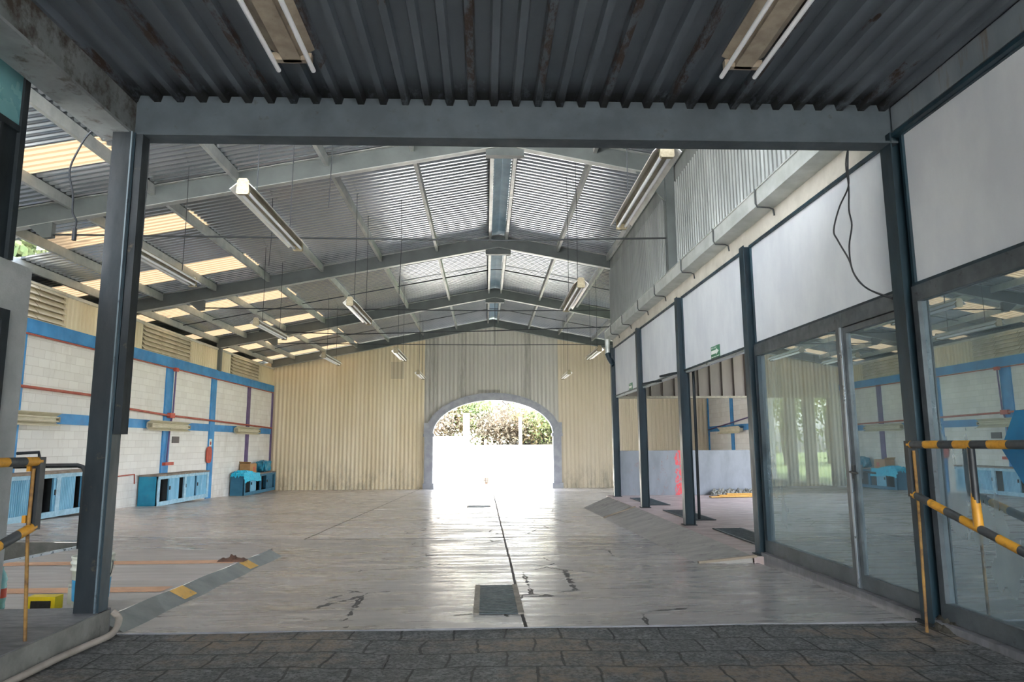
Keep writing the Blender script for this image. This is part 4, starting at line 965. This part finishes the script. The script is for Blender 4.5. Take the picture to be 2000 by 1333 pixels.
# ------------------------------------------------------------------ things on the left platform and slab
o = thing('handrail', 'plain black pipe handrail by the inspection pit on the left', 'handrail', (-6.12, 11.0, 0))
m2 = MB(); m2.tube([(-8.6, 11.05, -.02), (-8.6, 11.05, 1.15)], .035, 12); m2.build('upright', M['black'], o)
m2 = MB(); m2.tube([(-6.12, 11.05, -.02), (-6.12, 11.05, 1.12), (-6.16, 11.05, 1.19), (-6.24, 11.05, 1.215), (-8.55, 11.05, 1.2)], .035, 12); m2.build('top_rail', M['black'], o)
c = (-3.53, 6.62, sz(6.62))
o = thing('plastic_pail', 'white plastic pail with blue label standing behind the left post', 'pail', c)
m2 = MB(); m2.lathe([(.0, 0), (.135, 0), (.14, .01), (.158, .33), (.172, .33), (.172, .345), (.160, .345), (.162, .385), (.175, .385), (.175, .40), (.164, .40), (.166, .435), (.172, .435), (.172, .45), (.158, .45), (.135, .02), (0, .02)], c, 28); m2.build('body', M['bucketw'], o)
m2 = MB(); m2.lathe([(.1445, .07), (.1545, .27)], c, 28); m2.build('label_band', M['bucketb'], o)
m2 = MB(); m2.tube(curve([(c[0]+.172, c[1], c[2]+.40), (c[0]+.20, c[1]-.05, c[2]+.36), (c[0]+.205, c[1]-.1, c[2]+.28), (c[0]+.17, c[1]-.16, c[2]+.25), (c[0]+.05, c[1]-.19, c[2]+.24)]), .004, 6); m2.build('bail_handle', M['rod'], o)
c = (-3.87, 6.5, sz(6.5)-.0)
o = thing('yellow_case', 'bright yellow case with a dark front inset lying by the white pail', 'case', c)
m2 = MB(); m2.box(c[0]-.13, c[0]+.12, c[1]-.03, c[1]+.09, c[2], c[2]+.115); m2.build('shell', M['yel'], o)
m2 = MB(); m2.box(c[0]-.085, c[0]+.085, c[1]-.036, c[1]-.0301, c[2]+.012, c[2]+.082); m2.build('inset', M['dark'], o)
m2 = MB(); m2.box(-3.80, -3.69, 6.74, 6.86, sz(6.8), sz(6.8)+.18); o = m2.build('small_carton', M['carton'], None, (-3.75, 6.8, sz(6.8)))
tag(o, 'small pale carton standing between the yellow case and the pail', 'carton')
m3 = MB(); m3.face([(-3.795, 6.739, sz(6.8)+.155), (-3.695, 6.739, sz(6.8)+.155), (-3.695, 6.739, sz(6.8)+.15), (-3.795, 6.739, sz(6.8)+.15)]); m3.build('tape', M['dark'], o)
c = (-4.285, 6.55, sz(6.55))
o = thing('plastic_bottle', 'translucent teal plastic bottle with red label at the left edge', 'bottle', c)
m2 = MB(); m2.lathe([(0, 0), (.05, 0), (.055, .02), (.05, .05), (.055, .09), (.055, .2), (.05, .22), (.055, .25), (.05, .28), (.03, .32), (.018, .34), (.018, .36), (0, .36)], c, 20)
M['pet'] = mat('teal_bottle', '8fc4c6', '79b3b8', 8, rough=(.1,.2)); m2.build('body', M['pet'], o)
m2 = MB(); m2.lathe([(.0562, .1), (.0562, .18)], c, 20); m2.build('label_wrap', M['red'], o)
m2 = MB(); rr = random.Random(21); hh = [[rr.random() for _ in range(15)] for _ in range(31)]
def ragf(u, v):
    z = .014+(.02+.035*(.5+.5*math.sin(u*19+v*5)*math.sin(v*7+u*4)))*math.sin(PI*u)**.5*math.sin(PI*v)
    if .42 < u < .6: z *= 1.35
    y = 9.37+.2*v; return (-3.45+.34*u, y, sz(y)+(z if 0 < v < 1 and 0 < u < 1 else .002))
m2.grid(ragf, 30, 14, True); tag(m2.build('crumpled_rag', M['rag']), 'crumpled dark brown rag on the slab at the end of the orange line', 'rag')
m2 = MB(); m2.tube(curve([(-3.02, 6.02, .17), (-2.96, 6.0, .12), (-2.93, 5.85, .045), (-2.97, 5.6, .03), (-3.0, 5.2, .03), (-3.0, 4.5, .03), (-3.0, 2.5, .03)], 6), .026, 10)
tag(m2.build('conduit_pipe', M['conduit']), 'pale plastic conduit curving along the foot of the left kerb', 'pipe')
mb = MB(); rr = random.Random(31); hh = [[rr.random() for _ in range(21)] for _ in range(21)]
def heap(u, v):
    x = 3.62+.34*u; y = 5.35+.62*v; r2 = ((u-.6)/.5)**2+((v-.72)/.45)**2
    return (x, y, -.01+max(0, 1-r2)*(.05+.07*hh[int(u*20)][int(v*20)]))
mb.grid(heap, 20, 20, False); tag(mb.build('dirt_heap', M['dirt']), 'small heap of dirt and leaves at the foot of the nearest right post', 'dirt', None, 'stuff')

# ------------------------------------------------------------------ drain covers along the middle
def drain(x0, x1, y0, y1, label, n=24):
    zc_ = fz(0, (y0+y1)/2)
    tilt = lambda y: fz(0, y)
    o = thing('drain_grate', label, 'drain', ((x0+x1)/2, (y0+y1)/2, zc_), 'floor drains along the middle joint')
    m2 = MB(); m2.face([(x0, y0, tilt(y0)+.002), (x1, y0, tilt(y0)+.002), (x1, y1, tilt(y1)+.002), (x0, y1, tilt(y1)+.002)]); m2.build('pit', M['hole'], o)
    m2 = MB()
    for q in range(n):
        y = y0+(y1-y0)*(q+.5)/n; m2.bar((x0, y, tilt(y)+.006), (x1, y, tilt(y)+.006), (y1-y0)/n*.55, .008)
    m2.build('bars', M['grate'], o)
    for xa in (x0-.055, x1):
        m2 = MB(); m2.mesh([(xa+a, y, tilt(y)+dz) for dz in (0, .014) for y in (y0, y1) for a in (0, .055)], [(0,1,3,2), (4,6,7,5), (0,4,5,1), (2,3,7,6), (0,2,6,4), (1,5,7,3)])
        m2.build('side_angle', M['edge'], o)
drain(-.055, .295, 6.52, 7.98, 'large floor drain grate in the foreground beside the middle joint', 26)
drain(-.5, .1, 21.1, 21.85, 'small floor drain grate beside the middle joint halfway to the arch', 10)
drain(-.5, -.02, 33.6, 34.15, 'tiny floor drain grate right at the arch opening', 6)

# ------------------------------------------------------------------ outside, beyond the arch
mb = MB(); mb.face([(-30, 36.2, fz(0, 36.2)), (11.4, 36.2, fz(0, 36.2)), (11.4, 40.2, -.74), (-30, 40.2, -.74)]); struct('ground_yard_back', mb, M['extground'])
mb = MB(); mb.box(-30, -1.25, 40, 40.3, -1, 1.96); mb.box(-1.25, 11.2, 40, 40.3, -1, 1.45); struct('wall_yard', mb, M['extwall'])
mb = MB(); mb.box(-1.25, -.9, 39.95, 40.3, -.8, 3.27); tag(mb.build('yard_pillar', M['extwall']), 'tall white pillar on the yard wall seen left in the arch', 'pillar')
mb = MB(); mb.box(1.93, 2.1, 39.97, 40.3, 1.4, 3.05); tag(mb.build('yard_pillar', M['extwall']), 'thin white pillar on the yard wall seen right in the arch', 'pillar')
o = thing('wall_grille', 'small rusty square grille low on the white yard wall through the arch', 'grille', (.06, 39.98, -.5))
m2 = MB()
for k in range(4): m2.box(-.1+.1*k, -.07+.1*k, 39.94, 39.99, -.63, -.33); m2.box(-.1, .23, 39.94, 39.99, -.63+.09*k, -.605+.09*k)
M['grillrust'] = mat('grille_rust', (.035,.018,.010), (.03,.02,.012)); m2.build('bars', M['grillrust'], o); m2 = MB(); m2.box(-.02, .14, 39.93, 39.99, -.72, -.64); m2.build('foot', M['grillrust'], o)
mb = MB(); mb.grid(lambda u, v: (-40+51*u, 40.3+50*v, 1.2+3.2*v+.5*math.sin(u*31)*math.sin(v*9)), 30, 20); struct('ground_hillside', mb, mat('hillside_soil', (.09,.075,.05), (.07,.07,.04), 1.5, rough=(.85,.95)))
def tree(x, y, zb, h, cr, n, m, seed, label, bare=False, cat='tree', name='garden_tree', grp='trees beyond the yard wall'):
    rr = random.Random(seed); o = thing(name, label, cat, (x, y, zb), grp)
    m2 = MB(); top = zb+h*.62
    m2.tube([(x, y, zb-.3), (x+.1*cr*rr.uniform(-1,1), y, zb+h*.3), (x+.15*cr*rr.uniform(-1,1), y, top)], [.045*h**.8, .035*h**.8, .015*h**.8], 8); m2.build('trunk', M['bark'], o)
    m3 = MB(); tips = []
    for k in range(9):
        a = rr.uniform(0, 2*PI); l = cr*rr.uniform(.5, 1.); b0 = Vector((x, y, zb+h*rr.uniform(.25, .6)))
        e = b0+Vector((math.cos(a)*l, math.sin(a)*l, h*rr.uniform(.1, .4))); mid = (b0+e)/2+Vector((rr.uniform(-.2,.2), rr.uniform(-.2,.2), rr.uniform(.0,.3)))
        m3.tube([b0, mid, e], [.012*h**.7, .008*h**.7, .003], 5); tips.append(e)
        for q in range(3):
            e2 = mid+(e-mid)*rr.uniform(.2, 1)+Vector((rr.uniform(-.5,.5), rr.uniform(-.5,.5), rr.uniform(0,.6)))*cr*.5; m3.tube([mid, e2], [.006*h**.7, .002], 4); tips.append(e2)
    m3.build('branches', M['bark'], o)
    if n:
        m4 = MB()
        for k in range(n):
            c0 = rr.choice(tips) if rr.random() < .75 else Vector((x+rr.gauss(0, cr*.5), y+rr.gauss(0, cr*.5), zb+h*rr.uniform(.15, .95)))
            c0 = c0 if x > -11 or rr.random() < .3 else Vector((x, y, zb+h*rr.uniform(.62, 1.)))
            p = c0+Vector((rr.gauss(0, .22), rr.gauss(0, .22), rr.gauss(0, .2)))*cr; s_ = rr.uniform(.06, .14)*(1+cr*.12)*(1.7 if x < -11 else 1)
            if x < -11 and p.x > -11.9: continue
            u_ = Vector((rr.gauss(0,1), rr.gauss(0,1), rr.gauss(0,1))).normalized(); v_ = u_.cross(Vector((rr.gauss(0,1), rr.gauss(0,1), rr.gauss(0,1)))).normalized()
            m4.face([p-u_*s_, p-v_*s_*.45, p+u_*s_, p+v_*s_*.45])
        m4.build('foliage', m, o)
    return o
HZ = lambda x, y: 1.05+3.2*(y-40.3)/50
TR = [(-3.6, 43.2, 1.4, 2.3, 1.7, 3000, 'leaf_b', 'tree of dry tan foliage above the yard wall, leftmost in the arch'),
      (-2.2, 45.0, 1.5, 2.7, 1.7, 2800, 'leaf_y', 'ochre bushy tree just left of the tall white pillar'),
      (-.2, 44.0, 1.5, 3.2, 1.8, 3000, 'leaf_g', 'light green tree just right of the tall white pillar'),
      (1.0, 42.6, 1.4, 1.9, 1.6, 2800, 'leaf_b', 'low dry brown bush above the middle of the yard wall'),
      (2.4, 43.4, 1.4, 2.0, 1.6, 2800, 'leaf_y', 'low ochre bush behind the thin white pillar'),
      (3.6, 42.8, 1.4, 2.3, 1.7, 3000, 'leaf_g', 'low green bush at the right side of the arch'),
      (4.6, 45.0, 1.5, 2.7, 1.8, 2800, 'leaf_b', 'dry tan tree at the right edge of the arch'),
      (1.6, 48.0, 1.8, 6.0, 2.6, 120, 'leaf_y', 'nearly bare tree with dark spreading branches high in the arch')]
for i, (x, y, zb, h, cr, n, m, l) in enumerate(TR): tree(x, y, HZ(x, y), h, cr, n, M[m], 40+i, l)
tree(-13.6, 13.4, -.5, 12.5, 2.6, 9000, M['leaf_g'], 76, 'added leafy tree outside the left wall, unseen, shading the roof gap', name='outside_tree')  # unseen tree added to stop sun falling through the roof gap
tree(-17.5, 24.5, -.5, 11.5, 3.6, 6000, M['leaf_g'], 77, 'big green tree outside the left wall, glimpsed through the roof gap', name='outside_tree')
for k, (x, y) in enumerate(((20.5, 47), (24.5, 49), (29, 50))):
    tree(x, y, 0, 7.5, 4., 3200, M['leaf_g'], 79+k, 'green tree far beyond the lawn, dim through the glass, %s of three' % ('leftmost', 'middle', 'rightmost')[k], name='outside_tree', grp='trees beyond the lawn')

# ------------------------------------------------------------------ camera
cd_ = bpy.data.cameras.new('camera'); cam = bpy.data.objects.new('camera', cd_); COL.objects.link(cam)
pitch, yaw, roll = math.radians(8.45767), math.radians(2.22782), math.radians(-.33070)
fwd = Vector((math.sin(yaw)*math.cos(pitch), math.cos(yaw)*math.cos(pitch), math.sin(pitch)))
rt = Vector((math.cos(yaw), -math.sin(yaw), 0)); up = rt.cross(fwd)
r2 = math.cos(roll)*rt+math.sin(roll)*up; u2 = -math.sin(roll)*rt+math.cos(roll)*up
cam.matrix_world = Matrix(((r2.x, u2.x, -fwd.x, 0), (r2.y, u2.y, -fwd.y, 0), (r2.z, u2.z, -fwd.z, 1.5), (0, 0, 0, 1)))
cd_.sensor_fit = 'HORIZONTAL'; cd_.sensor_width = 36; cd_.lens = 1356.03/2000*36; cd_.clip_start = .05; cd_.clip_end = 400
sc.camera = cam

# ------------------------------------------------------------------ light: sky and sun
w = bpy.data.worlds.new('sky'); sc.world = w; w.use_nodes = True; nt = w.node_tree; nt.nodes.clear()
sk = nt.nodes.new('ShaderNodeTexSky'); sk.sky_type = 'NISHITA'; sk.sun_disc = False; sk.sun_elevation = math.radians(58); sk.sun_rotation = math.radians(242)
sk.air_density = 1.0; sk.dust_density = 3.0; sk.ozone_density = 1.0
mx = nt.nodes.new('ShaderNodeMix'); mx.data_type = 'RGBA'; mx.inputs[0].default_value = .65
bw = nt.nodes.new('ShaderNodeRGBToBW'); bg = nt.nodes.new('ShaderNodeBackground'); out = nt.nodes.new('ShaderNodeOutputWorld')
nt.links.new(sk.outputs[0], mx.inputs[6]); nt.links.new(sk.outputs[0], bw.inputs[0]); nt.links.new(bw.outputs[0], mx.inputs[7])
nt.links.new(mx.outputs[2], bg.inputs[0]); nt.links.new(bg.outputs[0], out.inputs[0]); bg.inputs[1].default_value = .6
sl = bpy.data.lights.new('sun', 'SUN'); so = bpy.data.objects.new('sun', sl); COL.objects.link(so)
sl.energy = 5.0; sl.angle = math.radians(.6); sl.color = (1, .97, .92)
el, az = math.radians(58), math.radians(-118)       # sun stands high on the left, a little behind the viewer
d = Vector((math.sin(az)*math.cos(el), math.cos(az)*math.cos(el), math.sin(el)))
so.rotation_euler = d.to_track_quat('Z', 'Y').to_euler(); so.location = (0, -10, 30)

sc.view_settings.view_transform = 'Standard'; sc.view_settings.look = 'None'; sc.view_settings.gamma = 1; sc.view_settings.use_curve_mapping = False
sc.view_settings.exposure = 2.95
sc.cycles.use_denoising = True; sc.cycles.max_bounces = 14; sc.cycles.diffuse_bounces = 8; sc.cycles.glossy_bounces = 6; sc.cycles.transmission_bounces = 6; sc.cycles.transparent_max_bounces = 12
for o in list(bpy.data.objects): fix(o)
